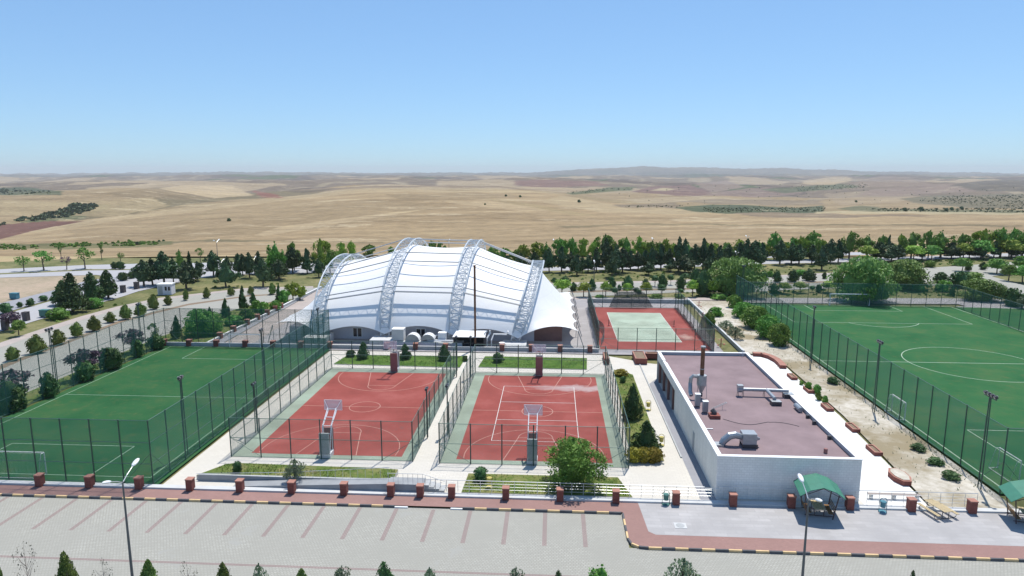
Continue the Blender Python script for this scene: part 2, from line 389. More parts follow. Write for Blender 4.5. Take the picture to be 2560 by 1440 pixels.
def thing(name, label, cat, loc=(0, 0, 0), rz=0.0, group=None, scale=None):
    o = bpy.data.objects.new(name, None); COL.objects.link(o); o.location = loc; o.rotation_euler = (0, 0, rz)
    o.empty_display_size = .2
    if scale: o.scale = scale
    return tag(o, label, cat, group)
def struct(mb, name):
    o = mb.build(name); o['kind'] = 'structure'; return o
def sheet(name, pts, z, mat):
    m = MB(); m.sheet(pts, z, mat); o = m.build(name); 
    if o.data.polygons[0].normal.z < 0: o.data.flip_normals()
    o['kind'] = 'structure'; return o
def px(pts, z=0.0): return [P(x, y, z) for x, y in pts]
def dup(root, loc, rz=0.0, label=None, scale=None):
    r = root.copy(); COL.objects.link(r); r.location = loc; r.rotation_euler = (0, 0, rz)
    if label: r['label'] = label
    if scale: r.scale = scale
    for ch in list(root.children):
        c = ch.copy(); COL.objects.link(c); c.parent = r
        for g in list(ch.children):
            d = g.copy(); COL.objects.link(d); d.parent = c
    return r

# ------------------------------------------------------------------ terrain: near ground sheet and rolling hills
XS = [0, 320, 640, 960, 1280, 1600, 1920, 2240, 2560]
KN = [
 (225, None),
 (330, [614, 606, 598, 592, 588, 588, 588, 583, 580]),
 ([480, 600, 750, 900, 850, 650, 520, 520, 520], [583, 541, 503, 471, 476, 508, 530, 531, 536]),
 ([700, 850, 1000, 1300, 1250, 950, 800, 750, 750], [577, 546, 509, 476, 482, 511, 529, 530, 533]),
 ([1100, 1200, 1500, 1900, 1900, 1700, 1500, 1400, 1300], [489, 471, 484, 465, 466, 478, 496, 496, 489]),
 ([1500, 1700, 2100, 2500, 2500, 2300, 2000, 1900, 1900], [490, 474, 487, 467, 468, 479, 495, 494, 488]),
 (3000, [463, 452, 453, 450, 450, 457, 461, 455, 451]),
 (4300, [465, 455, 455, 452, 452, 457, 460, 456, 453]),
 (7000, [442, 441, 440, 440, 442, 441, 440, 441, 442]),
 (9000, [443, 442, 441, 441, 443, 442, 441, 442, 443]),
 (13000, [437, 435, 432, 435, 434, 420, 424, 432, 436]),
 (16000, [438, 438, 438, 438, 438, 438, 438, 438, 438]),
]
GZ = -0.20
def smooth_interp(x, vals):
    x = np.clip(x, XS[0], XS[-1]); u = (x - XS[0]) / (XS[1] - XS[0]); i = np.clip(u.astype(int), 0, len(XS) - 2); f = u - i
    f = f * f * (3 - 2 * f); v = np.asarray(vals, float); return v[i] * (1 - f) + v[i + 1] * f
xcols = np.arange(-1400, 3961, 9.0)
rows_b = np.exp(np.linspace(math.log(225), math.log(16000), 460))
nb = len(KN); KB = np.zeros((nb, len(xcols))); KZ = np.zeros((nb, len(xcols)))
for k, (b, y) in enumerate(KN):
    KB[k] = b if not isinstance(b, list) else smooth_interp(xcols, b)
    if y is None: KZ[k] = GZ
    else: KZ[k] = H - (smooth_interp(xcols, y) - VY) / F * KB[k]
NR, NC = len(rows_b), len(xcols)
Z = np.zeros((NR, NC))
for c in range(NC):
    lb = np.log(KB[:, c]); l = np.log(rows_b); i = np.clip(np.searchsorted(lb, l, side='right') - 1, 0, nb - 2)
    f = np.clip((l - lb[i]) / (lb[i + 1] - lb[i]), 0, 1); f = f * f * (3 - 2 * f)
    Z[:, c] = KZ[i, c] * (1 - f) + KZ[i + 1, c] * f
Bm = np.repeat(rows_b[:, None], NC, 1)
dxr = (xcols - 1280) / F
A = Bm * dxr[None, :] / math.cos(PT) * 1.0          # lateral offset
XW = A * math.cos(YAW) - Bm * math.sin(YAW); YW = A * math.sin(YAW) + Bm * math.cos(YAW)
amp = np.clip((Bm - 260) / 400, 0, 1) * Bm * 0.0009
amp2 = np.clip((Bm - 1250) / 900, 0, 1) * np.minimum(Bm, 5500) * 0.0017
Z += amp2 * (np.sin(XW * .0052 + 1.5 * np.sin(YW * .0027)) + .8 * np.sin(YW * .0042 + XW * .0019 + .7))
Z += amp * (np.sin(XW / Bm * 31 + Bm * .011) + .7 * np.sin(YW * .021 + XW * .013 + 1.3) + .5 * np.sin(XW * .047 - YW * .031))
PX, PY = proj(XW, YW, Z)
Y_, C_ = None, None
def hit(x, y):
    u = float(np.clip((x - xcols[0]) / 9.0, 0, NC - 1.01)); c = int(u); u -= c
    col = PY[:, c] * (1 - u) + PY[:, c + 1] * u; r = max(1, int(np.argmax(col <= y))); v = float(np.clip((col[r - 1] - y) / max(1e-6, col[r - 1] - col[r]), 0, 1))
    g = lambda M: float((M[r - 1, c] * (1 - u) + M[r - 1, c + 1] * u) * (1 - v) + (M[r, c] * (1 - u) + M[r, c + 1] * u) * v)
    return (g(XW), g(YW), g(Z)), float(rows_b[r])
wheat = (.25, .188, .112); tan = (.15, .12, .09); mauve = (.10, .08, .066); brown = (.125, .068, .055); green = (.07, .09, .045); pale = (.36, .285, .18); dgreen = (.045, .07, .04)
CC = np.zeros((NR, NC, 3)); CC[:] = wheat
def setc(mask, col, k=1.0): CC[mask] = CC[mask] * (1 - k) + np.array(col) * k
jit = 3.0 * np.sin(PX * .037 + PY * .2) + 2.0 * np.sin(PX * .011 + 2) 
seg = (Bm > KB[2][None, :] * .98) & (Bm < KB[4][None, :] * 1.02); setc(seg, (.235, .182, .112), .8)
setc((Bm > KB[2][None, :] * .72) & (Bm < KB[2][None, :]), (.30, .23, .14), .5)
rip = np.sin(PY * .55 + PX * .012) * np.sin(PX * .006 + PY * .09); CC *= (1 + .11 * np.where(Bm < 1900, rip, 0))[:, :, None]  # contour bands in the colour, standing in for relief shading
setc((Bm > KB[2][None, :] * 1.03) & (Bm < KB[3][None, :] * 1.12), (.20, .16, .09), .55)  # darker tint behind the near crest puts relief shade into the colour
setc(rows_b[:, None] * np.ones((1, NC)) > 1950, tan)
big = Bm > 1350
pat = np.sin(XW * .0042 + np.sin(YW * .0021) * 2) + np.sin(YW * .0016 + XW * .0011 + 1.7) + .6 * np.sin(XW * .009 - YW * .0017)
setc(big & (pat > .9), mauve); setc(big & (pat < -1.1), (.27, .215, .145)); setc(big & (pat > 1.7), green); setc(big & (np.abs(pat) < .13), (.24, .2, .14))
def inpoly(poly):
    m = np.zeros(PX.shape, bool); n = len(poly); j = n - 1
    yy = PY + jit * .35; xx = PX + jit
    for i in range(n):
        xi, yi = poly[i]; xj, yj = poly[j]
        c = ((yi > yy) != (yj > yy)) & (xx < (xj - xi) * (yy - yi) / ((yj - yi) if yj != yi else 1e-9) + xi)
        m ^= c; j = i
    return m
PATCH = [  # field colours, with crest and valley bands that paint in relief shading
 ([(150, 562), (420, 522), (700, 502), (950, 498), (1120, 520), (900, 558), (600, 590), (200, 602)], (.345, .265, .16), .55),
 ([(60, 577), (320, 537), (640, 499), (900, 468), (1280, 473), (1410, 483), (1280, 482), (900, 480), (640, 511), (320, 549), (100, 582)], (.50, .40, .25), .6),
 ([(180, 551), (320, 534), (450, 514), (620, 498), (790, 484), (830, 471), (700, 478), (560, 488), (440, 489), (330, 501), (230, 522)], (.19, .165, .10), .8),
 ([(-50, 585), (60, 577), (200, 551), (320, 537), (320, 541), (180, 560), (60, 584), (-50, 592)], (.52, .42, .27), .7),
 ([(700, 490), (860, 468), (1000, 464), (1250, 466), (1400, 478), (1250, 470), (1000, 468), (860, 473)], (.26, .20, .14), .8),
 ([(250, 482), (400, 469), (470, 476), (560, 493), (480, 500), (330, 497)], (.27, .21, .13), .7),
 ([(960, 486), (1200, 482), (1330, 492), (1200, 498), (1000, 500)], (.30, .23, .14), .6),
 ([(1400, 486), (1530, 512), (1700, 520), (1880, 532), (1700, 536), (1500, 530), (1350, 505)], (.50, .41, .26), .5),
 ([(1560, 500), (1700, 492), (1900, 496), (2000, 500), (1800, 504), (1600, 508)], (.44, .36, .24), .7),
 ([(2050, 484), (2180, 476), (2300, 492), (2250, 508), (2100, 512)], (.40, .32, .22), .6),
 ([(-900, 600), (-900, 560), (0, 562), (60, 558), (150, 552), (200, 552), (90, 574), (0, 600)], brown, 1),
 ([(55, 557), (70, 543), (160, 530), (190, 512), (275, 508), (265, 524), (200, 546), (90, 557)], green, .8),
 ([(-900, 470), (0, 470), (80, 470), (160, 479), (155, 488), (0, 488), (-900, 488)], dgreen, .8),
 ([(0, 500), (200, 505), (380, 492), (420, 515), (280, 540), (0, 540)], (.42, .335, .20), .8),
 ([(400, 472), (470, 463), (580, 466), (640, 490), (540, 496), (480, 486)], pale, .8),
 ([(630, 476), (690, 486), (705, 494), (655, 493)], (.28, .13, .10), .9),
 ([(690, 478), (790, 466), (860, 470), (760, 480)], mauve, .6),
 ([(1280, 452), (1370, 448), (1490, 454), (1520, 462), (1400, 469), (1290, 464)], (.25, .155, .13), .9),
 ([(1410, 481), (1520, 468), (1595, 468), (1580, 477), (1430, 486)], green, .85),
 ([(1580, 479), (1640, 466), (1725, 462), (1775, 480), (1760, 489), (1690, 490)], (.23, .15, .13), .95),
 ([(1628, 475), (1655, 469), (1695, 473), (1670, 478)], (.46, .38, .24), 1),
 ([(1735, 459), (1820, 452), (1862, 467), (1775, 480)], (.30, .23, .19), .9),
 ([(1765, 484), (1870, 470), (1985, 470), (2010, 485), (1900, 492), (1770, 490)], (.27, .20, .165), .9),
 ([(1900, 474), (2030, 462), (2145, 458), (2150, 468), (2060, 476), (1960, 481)], green, .8),
 ([(2010, 452), (2120, 440), (2130, 450), (2080, 462), (2010, 460)], pale, .7),
 ([(2110, 462), (2200, 442), (2290, 446), (2340, 462), (2200, 468)], (.31, .24, .19), .8),
 ([(2170, 475), (2380, 458), (2440, 478), (2250, 490), (2150, 490)], (.30, .23, .19), .8),
 ([(2370, 462), (2460, 450), (2600, 448), (3400, 448), (3400, 480), (2560, 480), (2440, 476)], (.15, .135, .11), .85),
 ([(2250, 498), (2350, 489), (2560, 484), (3400, 484), (3400, 524), (2560, 522), (2400, 518), (2290, 508)], (.19, .175, .12), .9),
 ([(1530, 513), (1690, 506), (1705, 516), (1700, 522), (1560, 518)], (.26, .21, .15), .9),
 ([(1690, 519), (1780, 511), (1900, 514), (1990, 520), (2055, 514), (2056, 531), (1800, 533), (1740, 531)], (.085, .12, .07), .9),
 ([(1690, 505), (1800, 498), (2050, 500), (2060, 512), (1900, 512), (1780, 509)], (.27, .22, .16), .8),
 ([(2090, 521), (2150, 514), (2240, 524), (2560, 524), (3400, 524), (3400, 536), (2560, 534), (2240, 531), (2140, 530)], (.16, .17, .10), .85),
 ([(1830, 531), (2040, 531), (2120, 537), (2320, 538), (2340, 540), (2060, 545), (1880, 541)], (.28, .22, .155), .9),
 ([(2040, 528), (2560, 531), (2560, 536), (2040, 534)], (.52, .44, .28), .8),
 ([(1200, 497), (1290, 502), (1440, 530), (1500, 539), (1420, 536), (1290, 512)], (.38, .30, .17), .7),
 ([(640, 588), (700, 568), (860, 545), (1000, 528), (1080, 522), (900, 548), (760, 570), (660, 590)], pale, .55),
 ([(1100, 500), (1250, 505), (1380, 525), (1300, 528), (1150, 512)], pale, .5),
 ([(1400, 566), (1520, 560), (1700, 560), (2560, 562), (2560, 566), (1700, 563), (1520, 563), (1410, 570)], (.22, .185, .11), .8),
 ([(0, 612), (560, 600), (640, 601), (700, 603), (960, 605), (960, 607), (640, 604), (400, 608), (0, 616)], (.20, .18, .11), .8),
 ([(-900, 612), (0, 610), (280, 606), (430, 602), (430, 612), (280, 620), (0, 624), (-900, 624)], (.14, .155, .07), .7),
 ([(540, 520), (560, 520), (388, 582), (300, 548), (310, 546), (388, 580)], (.33, .26, .15), .6),
]
setc(Bm > 6500, (.10, .11, .10), .7)
for poly, colr, k in PATCH: setc(inpoly(poly), colr if colr in (brown, green, dgreen, pale, mauve, wheat) else sc(colr, .64), k)
def build_terrain():
    me = bpy.data.meshes.new('hills')
    v = np.stack([XW, YW, Z], -1).reshape(-1, 3)
    idx = np.arange(NR * NC).reshape(NR, NC)
    q = np.stack([idx[:-1, :-1], idx[:-1, 1:], idx[1:, 1:], idx[1:, :-1]], -1).reshape(-1, 4)
    me.vertices.add(len(v)); me.vertices.foreach_set('co', v.ravel())
    me.loops.add(q.size); me.loops.foreach_set('vertex_index', q.ravel())
    me.polygons.add(len(q)); me.polygons.foreach_set('loop_start', np.arange(0, q.size, 4)); me.polygons.foreach_set('loop_total', np.full(len(q), 4))
    me.polygons.foreach_set('use_smooth', np.ones(len(q), bool))
    a = me.color_attributes.new('field', 'FLOAT_COLOR', 'POINT')
    a.data.foreach_set('color', np.concatenate([CC.reshape(-1, 3), np.ones((NR * NC, 1))], 1).ravel())
    me.update(); me.validate(); me.materials.append(MATS['terrain'])
    o = bpy.data.objects.new('hills', me); COL.objects.link(o); o['kind'] = 'structure'
build_terrain()
def gline(b, a): return (a * math.cos(YAW) - b * math.sin(YAW), a * math.sin(YAW) + b * math.cos(YAW))
sheet('ground', [gline(-60, -500), gline(-60, 500), gline(225, 500), gline(225, -500)], GZ, 'verge_grass')
# wheat stubble on the near flat beyond the main road
sheet('stubble_field', px([(-300, 655), (0, 655), (240, 645), (560, 638), (900, 640), (1360, 646), (1900, 640), (2300, 634), (2900, 634)], GZ) + [gline(224.9, 400), gline(224.9, -420)], GZ + .02, 'wheat')
sheet('wasteland', px([(-60, 690), (0, 692), (230, 686), (222, 699), (143, 722), (0, 757), (-60, 775)]), GZ + .03, 'wasteland')

# ------------------------------------------------------------------ far roads
RZ = -0.12
def road(name, pts, mat='far_road', z=RZ): return sheet(name, px(pts), z, mat)
road('road', [(-80, 675), (0, 672), (200, 662), (350, 658), (510, 656), (620, 655), (900, 656), (1100, 658), (1100, 665), (900, 667), (600, 672), (350, 672), (273, 672), (220, 672), (0, 682), (-80, 688)])
road('road', [(-80, 692), (0, 684), (220, 675), (300, 674), (620, 673), (900, 668), (1100, 668), (1100, 678), (800, 681), (600, 685), (545, 689), (500, 694), (440, 706), (345, 727), (303, 741), (140, 786), (93, 799), (0, 827), (-120, 862),
               (-120, 822), (0, 789), (47, 774), (117, 754), (250, 712), (300, 694), (240, 686), (0, 693), (-80, 700)], z=RZ + .004)
road('road', [(-120, 795), (0, 757), (143, 722), (222, 699), (300, 690), (290, 700), (117, 750), (47, 770), (0, 785), (-120, 818)], 'asphalt', RZ + .008)
road('road', [(1100, 672), (1360, 667), (1560, 664), (1910, 651), (2090, 646), (2300, 640), (2560, 631), (2900, 620), (2900, 628), (2560, 639), (2300, 648), (2090, 655), (1910, 659), (1560, 672), (1360, 676), (1100, 680)])
road('road', [(1100, 655), (1500, 650), (2090, 631), (2560, 618), (2900, 610), (2900, 616), (2560, 625), (2090, 638), (1500, 657), (1100, 662)], z=RZ + .004)
# inner road of the campus
road('road', [(-80, 905), (0, 868), (150, 815), (292, 772), (400, 747), (613, 723), (783, 718), (1100, 712), (1430, 708), (1488, 707), (1672, 703), (1917, 691), (2095, 682), (2323, 668), (2390, 664), (2473, 658), (2560, 652), (2900, 640), (2900, 660), (2600, 672),
              (2480, 690), (2560, 712), (2900, 800), (2900, 860), (2560, 760), (2482, 722), (2400, 712), (2200, 715), (2088, 719), (1973, 723), (1913, 727), (1690, 730), (1540, 737), (1429, 741), (1100, 745), (783, 735), (740, 745), (690, 751), (600, 769), (575, 776), (475, 798), (425, 850), (303, 884), (58, 993), (0, 1020), (-200, 1110), (-200, 950)], 'parking_pavers', RZ + .004)
road('pavement', [(-80, 888), (0, 855), (100, 822), (200, 790), (292, 765), (400, 743), (613, 719), (783, 714), (783, 718), (613, 723), (400, 748), (292, 773), (200, 800), (100, 833), (0, 868), (-80, 902)], 'pink_paving', RZ + .012)
road('pavement', [(1300, 706), (1488, 704), (1672, 700), (1917, 688), (2095, 680), (2095, 683), (1917, 692), (1672, 704), (1488, 708), (1300, 710)], 'pink_paving', RZ + .012)
# median kerb strips with bushes
road('verge', [(-80, 955), (0, 912), (60, 888), (160, 852), (300, 800), (389, 777), (470, 758), (620, 737), (700, 733), (700, 735), (620, 740), (470, 762), (389, 782), (300, 806), (160, 860), (60, 897), (0, 922), (-80, 965)], 'soil', RZ + .014)
road('verge', [(1420, 727), (1560, 723), (1700, 719), (1780, 718), (1780, 722), (1700, 723), (1560, 727), (1420, 731)], 'soil', RZ + .014)
road('verge', [(1900, 709), (2100, 700), (2300, 694), (2300, 697), (2100, 703), (1900, 713)], 'soil', RZ + .014)
road('verge', [(-60, 682), (0, 682), (220, 672.5), (330, 672), (330, 674), (220, 675), (0, 685), (-60, 688)], 'verge_grass', RZ + .02)

# ------------------------------------------------------------------ site paving, parking, sidewalk
parking = sheet('parking_lot', [(-75, 30), (60, 30), (60, 47.2), (5.9, 47.2), (5.9, 52.35), (-75, 52.35)], -.15, 'parking_pavers')
m = MB(); m.sheet([(-75, 52.35), (5.9, 52.35), (5.9, 48.3), (6.15, 47.65), (6.8, 47.2), (60, 47.2), (60, 48.95), (8.1, 48.95), (7.6, 49.4), (7.35, 54.0), (-75, 53.95)], 0.0, 'red_pavers')
sw = struct(m, 'sidewalk')
sheet('platform', [(7.6, 49.4), (8.1, 48.95), (60, 48.95), (60, 54.6), (7.35, 54.6), (7.35, 54.0)], 0.004, 'stone_slab')
# parking bay stripes (paver inlay) and the long lane line
k = MB()
for i in range(-17, 9):
    x = 2.65 + (i - 8) * 3.09
    if x < 5: k.rect(x - .17, x + .17, 47.1, 52.1, -.146, 'parking_stripe')
k.rect(-75, 30, 43.15, 43.4, -.146, 'parking_stripe')
struct(k, 'parking_markings')
# kerb, painted in yellow and black blocks
k = MB(); path = [(-75, 52.25), (-12.95, 52.25)]
def kerb_run(pts, w=.14, z1=.04, start=0):
    n = start
    for (a, b) in zip(pts[:-1], pts[1:]):
        a = Vector((*a, 0)); b = Vector((*b, 0)); L = (b - a).length; d = (b - a) / L; nn = Vector((-d.y, d.x, 0)) * w / 2; c = max(1, round(L / .98))
        for j in range(c):
            p = a + d * (L * j / c + .01); q = a + d * (L * (j + 1) / c - .01)
            k.prism([(p - nn)[:2], (q - nn)[:2], (q + nn)[:2], (p + nn)[:2]], -.2, z1, 'kerb_yellow' if n % 2 else 'kerb_black'); n += 1
    return n
kerb_run([(-75, 52.27), (-13.0, 52.27)])
k.box(-13.0, -11.9, 52.17, 52.37, -.2, -.05, 'white_paint'); k.box(-8.3, -7.3, 52.17, 52.37, -.2, -.05, 'white_paint')
kerb_run([(-11.0 + 1.0, 52.27), (-8.3, 52.27)][:0] or [(-7.3, 52.27), (5.8, 52.27)])
n = kerb_run([(5.9, 52.15), (5.9, 48.3), (6.1, 47.6), (6.6, 47.2), (7.3, 47.1)])
kerb_run([(7.3, 47.1), (60, 47.1)], start=n)
struct(k, 'kerb')
# concrete edging under the pillars and the railing
k = MB(); k.box(-75, 60, 54.02, 54.62, -.2, .14, 'concrete_light'); struct(k, 'concrete_edging')
# cream paving of the court terrace
right_edge = px([(2310, 1248), (2262, 1205), (2225, 1165), (2190, 1130), (2100, 1040), (2010, 962), (1963, 915), (1935, 900), (1880, 888)])
sheet('terrace_paving', [(-34.6, 54.62), (31.5, 54.62)] + right_edge[1:] + [(26.3, 93), (14, 97), (7.5, 101.2), (-34.6, 101.2)], -.006, 'cream_paving')
sheet('side_path', [(26.25, 54.7), (31.4, 54.7)] + right_edge[1:] + [(26.25, 92)], .0, 'white_paving')
sheet('dirt_ground', right_edge[0:1] + [(31.6, 54.62), (38.6, 54.62), (38.6, 146)] + px([(1840, 752), (1720, 752), (1760, 800), (1862, 882), (1900, 888), (1965, 912), (2015, 955), (2105, 1035), (2195, 1125), (2265, 1198)]), -.03, 'dirt')
sheet('grey_yard', [(-52.5, 101.6), (7.2, 101.6), (7.2, 150), (-54, 150)], -.02, 'grey_yard')
sheet('grey_yard', [(7.2, 101.6), (26.5, 101.6), (27.5, 146), (7.2, 150)], -.024, 'grey_yard')
sheet('walkway', [(-53.4, 103.6), (-48.6, 103.6), (-50.6, 156), (-55.4, 156)], -.012, 'pink_paving')
sheet('service_lane', [(-55.2, 103.4), (-53.6, 103.4), (-55.6, 158), (-57.0, 158)], -.011, 'asphalt')
sheet('pavement', px([(1840, 744), (2480, 746), (2900, 800), (2900, 836), (2560, 800), (2395, 760), (1846, 757)]), -.015, 'grey_yard')
sheet('pavement', px([(2388, 766), (2470, 764), (2900, 860), (2900, 960)]), -.012, 'grey_yard')
sheet('pavement', px([(1429, 741), (1540, 743), (1700, 744), (1840, 744), (1840, 751), (1700, 751), (1429, 748)]), -.010, 'pink_paving')
# drain strip beside the low building, dark paving with shade painted into its tone
sheet('drain_shade_strip', [(12.75, 54.62), (14.1, 54.62), (14.1, 89.5), (12.75, 87)], .0, 'asphalt')
k = MB(); k.box(12.6, 12.75, 63.5, 99, -.1, .12, 'concrete'); struct(k, 'drain_kerb')

# ------------------------------------------------------------------ courts and fields (surfaces and markings)
def arc(mb, cx, cy, r, a0, a1, w, z, mat, n=48):
    for i in range(n):
        t0 = R(a0 + (a1 - a0) * i / n); t1 = R(a0 + (a1 - a0) * (i + 1) / n)
        mb.face([(cx + (r - w / 2) * math.cos(t0), cy + (r - w / 2) * math.sin(t0), z), (cx + (r + w / 2) * math.cos(t0), cy + (r + w / 2) * math.sin(t0), z),
                 (cx + (r + w / 2) * math.cos(t1), cy + (r + w / 2) * math.sin(t1), z), (cx + (r - w / 2) * math.cos(t1), cy + (r - w / 2) * math.sin(t1), z)], mat)
def hline(mb, x0, x1, y, w, z, mat): mb.rect(x0, x1, y - w / 2, y + w / 2, z, mat)
def vline(mb, x, y0, y1, w, z, mat): mb.rect(x - w / 2, x + w / 2, y0, y1, z, mat)
def bball(x0, x1, y0, y1, green, red):
    k = MB(); k.rect(*green, .004, 'court_green'); k.rect(x0, x1, y0, y1, .010, red); struct(k, 'basketball_court')
    l = MB(); z = .015; cx = (x0 + x1) / 2; cy = (y0 + y1) / 2; w = .08; mt = 'line_faint'
    hline(l, x0, x1, cy, w, z, mt); arc(l, cx, cy, 1.8, 0, 360, w, z + .001, mt)
    for (yy, s) in ((y0, 1), (y1, -1)):
        # three-point arc, key trapezoid, free-throw circle
        a = math.degrees(math.acos((x1 - x0) / 2 * .93 / 6.9)) if (x1 - x0) / 2 * .93 < 6.9 else 0
        if s > 0: arc(l, cx, yy + 1.2, 6.9, a - 8, 188 - a, w, z + .002, mt)
        else: arc(l, cx, yy - 1.2, 6.9, 172 + a, 368 - a, w, z + .002, mt)
        for sx in (-1, 1):
            xa = cx + sx * 3.0; xb = cx + sx * 1.8
            l.face([(xa - .04, yy, z + .003), (xa + .04, yy, z + .003), (xb + .04, yy + s * 5.8, z + .003), (xb - .04, yy + s * 5.8, z + .003)], mt)
        hline(l, cx - 1.84, cx + 1.84, yy + s * 5.8, w, z + .004, mt)
        arc(l, cx, yy + s * 5.8, 1.8, 0 if s > 0 else 180, 180 if s > 0 else 360, w, z + .005, mt)
    struct(l, 'court_markings')
bball(-29.7, -14.6, 62.1, 90.0, (-31.2, -13.4, 61.2, 91.6), 'court_red')
bball(-9.2, 5.9, 61.85, 89.6, (-10.6, 7.25, 60.95, 90.8), 'court_red_scuffed')
l = MB()  # volleyball/tennis lines laid over the second court
x0, x1, y0, y1 = -6.2, 2.85, 66.7, 84.95; z = .023
for x in (x0, x1): vline(l, x, y0, y1, .07, z, 'line_white')
for y in (y0, y1, 72.8, 78.8): hline(l, x0, x1, y, .07, z + .001, 'line_white')
struct(l, 'court_markings')
# tennis court
k = MB(); k.rect(7.6, 25.0, 104.6, 138.4, .004, 'tennis_red'); k.rect(10.8, 21.2, 109.8, 133.2, .010, 'tennis_green'); struct(k, 'tennis_court')
l = MB()
vline(l, 10.8, 109.8, 133.2, .09, .015, 'line_white'); vline(l, 21.2, 109.8, 133.2, .09, .015, 'line_white'); hline(l, 10.8, 21.2, 109.8, .09, .016, 'line_white'); hline(l, 10.8, 21.2, 133.2, .09, .016, 'line_white')
hline(l, 10.9, 21.1, 117.2, .06, .016, 'court_green'); struct(l, 'court_markings')
# left football pitch
LF = (-62.0, -35.0, 54.9, 103.2)
sheet('football_pitch', [(LF[0], LF[2]), (LF[1], LF[2]), (LF[1], LF[3]), (LF[0], LF[3])], .0, 'turf_left')
l = MB(); z = .006; mt = 'line_turf_faint'; a, b, c, d = -60.9, -36.5, 56.2, 102.3
vline(l, a, c, d, .1, z, mt); vline(l, b, c, d, .1, z, mt); hline(l, a, b, c, .1, z + .001, mt); hline(l, a, b, d, .1, z + .001, mt); hline(l, a, b, 78.3, .09, z + .001, mt)
vline(l, -42.3, 56.2, 63.0, .12, z + .002, mt); vline(l, -55.3, 56.2, 63.0, .12, z + .002, mt); hline(l, -55.3, -42.3, 63.0, .12, z + .003, mt)
vline(l, -42.3, 95.4, 102.3, .1, z + .002, mt); vline(l, -55.3, 95.4, 102.3, .1, z + .002, mt); hline(l, -55.3, -42.3, 95.4, .1, z + .003, mt)
struct(l, 'pitch_markings')
# right football pitch
RF = (38.9, 83.0, 57.6, 144.6)
sheet('football_pitch', [(RF[0], RF[2]), (96, RF[2]), (96, 142), (83.3, 143.2), (RF[0], RF[3])], .0, 'turf')
l = MB(); mt = 'line_turf'; a, b, c, d = 39.75, 82.2, 58.2, 143.4; cyl = 99.9
vline(l, a, c, d, .14, z, mt); vline(l, b, c, d, .14, z, mt); hline(l, a, b, c, .14, z + .001, mt); hline(l, a, b, d, .12, z + .001, mt); hline(l, a, b, cyl, .13, z + .001, mt)
arc(l, 61.4, cyl, 9.15, 0, 360, .11, z + .002, mt, 72)
for yy, s_, dep in ((d, -1, 16.8), (c, 1, 14.6)):
    for w0, w1, h_ in ((44.9, 76.8, dep), (52.6, 69.9, 5.5)):
        for xx in (w0, w1): vline(l, xx, min(yy, yy + s_ * h_), max(yy, yy + s_ * h_), .11, z + .003, mt)
        hline(l, w0, w1, yy + s_ * h_, .11, z + .004, mt)
arc(l, 61.0, d - 12.6, 7.6, 214, 326, .13, z + .005, mt)
struct(l, 'pitch_markings')

# ------------------------------------------------------------------ fences
def fence(name, label, sides, h, net='net_light', side_net='net_side', pr=.058, rails=(0.0, .5, 1.0), group=None, posts_every=3.0, braces=True, shade=None, rail_mat='rail_green'):
    """sides: list of ((x0,y0),(x1,y1),height or None)"""
    root = thing(name, label, 'fence', (sides[0][0][0], sides[0][0][1], 0), group=group)
    ox, oy = sides[0][0]; proto = None
    seen = set()
    for (a, b, hh) in sides:
        hh = hh or h; L = math.dist(a, b); n = max(1, round(L / posts_every))
        key = round(hh, 2)
        for i in range(n + 1):
            x = a[0] + (b[0] - a[0]) * i / n; y = a[1] + (b[1] - a[1]) * i / n
            kk = (round(x, 1), round(y, 1))
            if kk in seen: continue
            seen.add(kk)
            if proto is None or proto[0] != key:
                m_ = MB(); m_.tube([(0, 0, -.1), (0, 0, hh)], pr, 'post_green', 6); m_.tube([(0, 0, hh), (0, 0, hh + .05)], pr * 1.3, 'post_green', 6)
                o = m_.build('post', root, (x - ox, y - oy, 0)); proto = (key, o)
            else:
                o = proto[1].copy(); COL.objects.link(o); o.parent = root; o.location = (x - ox, y - oy, 0)
        m_ = MB(); A = (a[0] - ox, a[1] - oy); B = (b[0] - ox, b[1] - oy)
        d = ((B[0] - A[0]) / L, (B[1] - A[1]) / L); off = (d[1] * .06, -d[0] * .06)
        for r_ in rails: m_.tube([(A[0], A[1], max(.06, r_ * hh)), (B[0], B[1], max(.06, r_ * hh))], .032, rail_mat, 5)
        if braces:
            q = 1 / n
            for (s0, s1) in ((0, q), (1, 1 - q)):
                m_.tube([(A[0] + (B[0] - A[0]) * s0, A[1] + (B[1] - A[1]) * s0, hh * .5), (A[0] + (B[0] - A[0]) * s1, A[1] + (B[1] - A[1]) * s1, .1)], .022, rail_mat, 5)
        m_.build('rail', root)
        m_ = MB(); m_.face([(A[0] + off[0], A[1] + off[1], .03), (B[0] + off[0], B[1] + off[1], .03), (B[0] + off[0], B[1] + off[1], hh), (A[0] + off[0], A[1] + off[1], hh)], side_net if abs(d[1]) > .7 else net)
        m_.build('netting', root, fixn=False)
    return root
fence('chain_link_fence', 'tall green fence enclosing the left football pitch', [((-35.35, 54.75), (-62.3, 54.75), None), ((-35.35, 54.75), (-35.35, 103.3), None), ((-62.3, 54.75), (-62.3, 103.3), None), ((-35.35, 103.3), (-62.3, 103.3), None)], 6.0, 'net_green', posts_every=2.75, rails=(.03, .33, .66, 1.0))
fence('chain_link_fence', 'green fence around the left red basketball court', [((-31.25, 61.1), (-13.3, 61.1), None), ((-31.25, 61.1), (-31.25, 91.7), None), ((-31.25, 91.7), (-13.3, 91.7), None), ((-13.3, 61.1), (-13.3, 91.7), None)], 4.0, 'net_light')
fence('chain_link_fence', 'green fence around the basketball court with white volleyball lines', [((-10.65, 60.85), (7.3, 60.85), None), ((-10.65, 60.85), (-10.65, 90.9), None), ((-10.65, 90.9), (7.3, 90.9), None), ((7.3, 60.85), (7.3, 90.9), None)], 4.0, 'net_light')
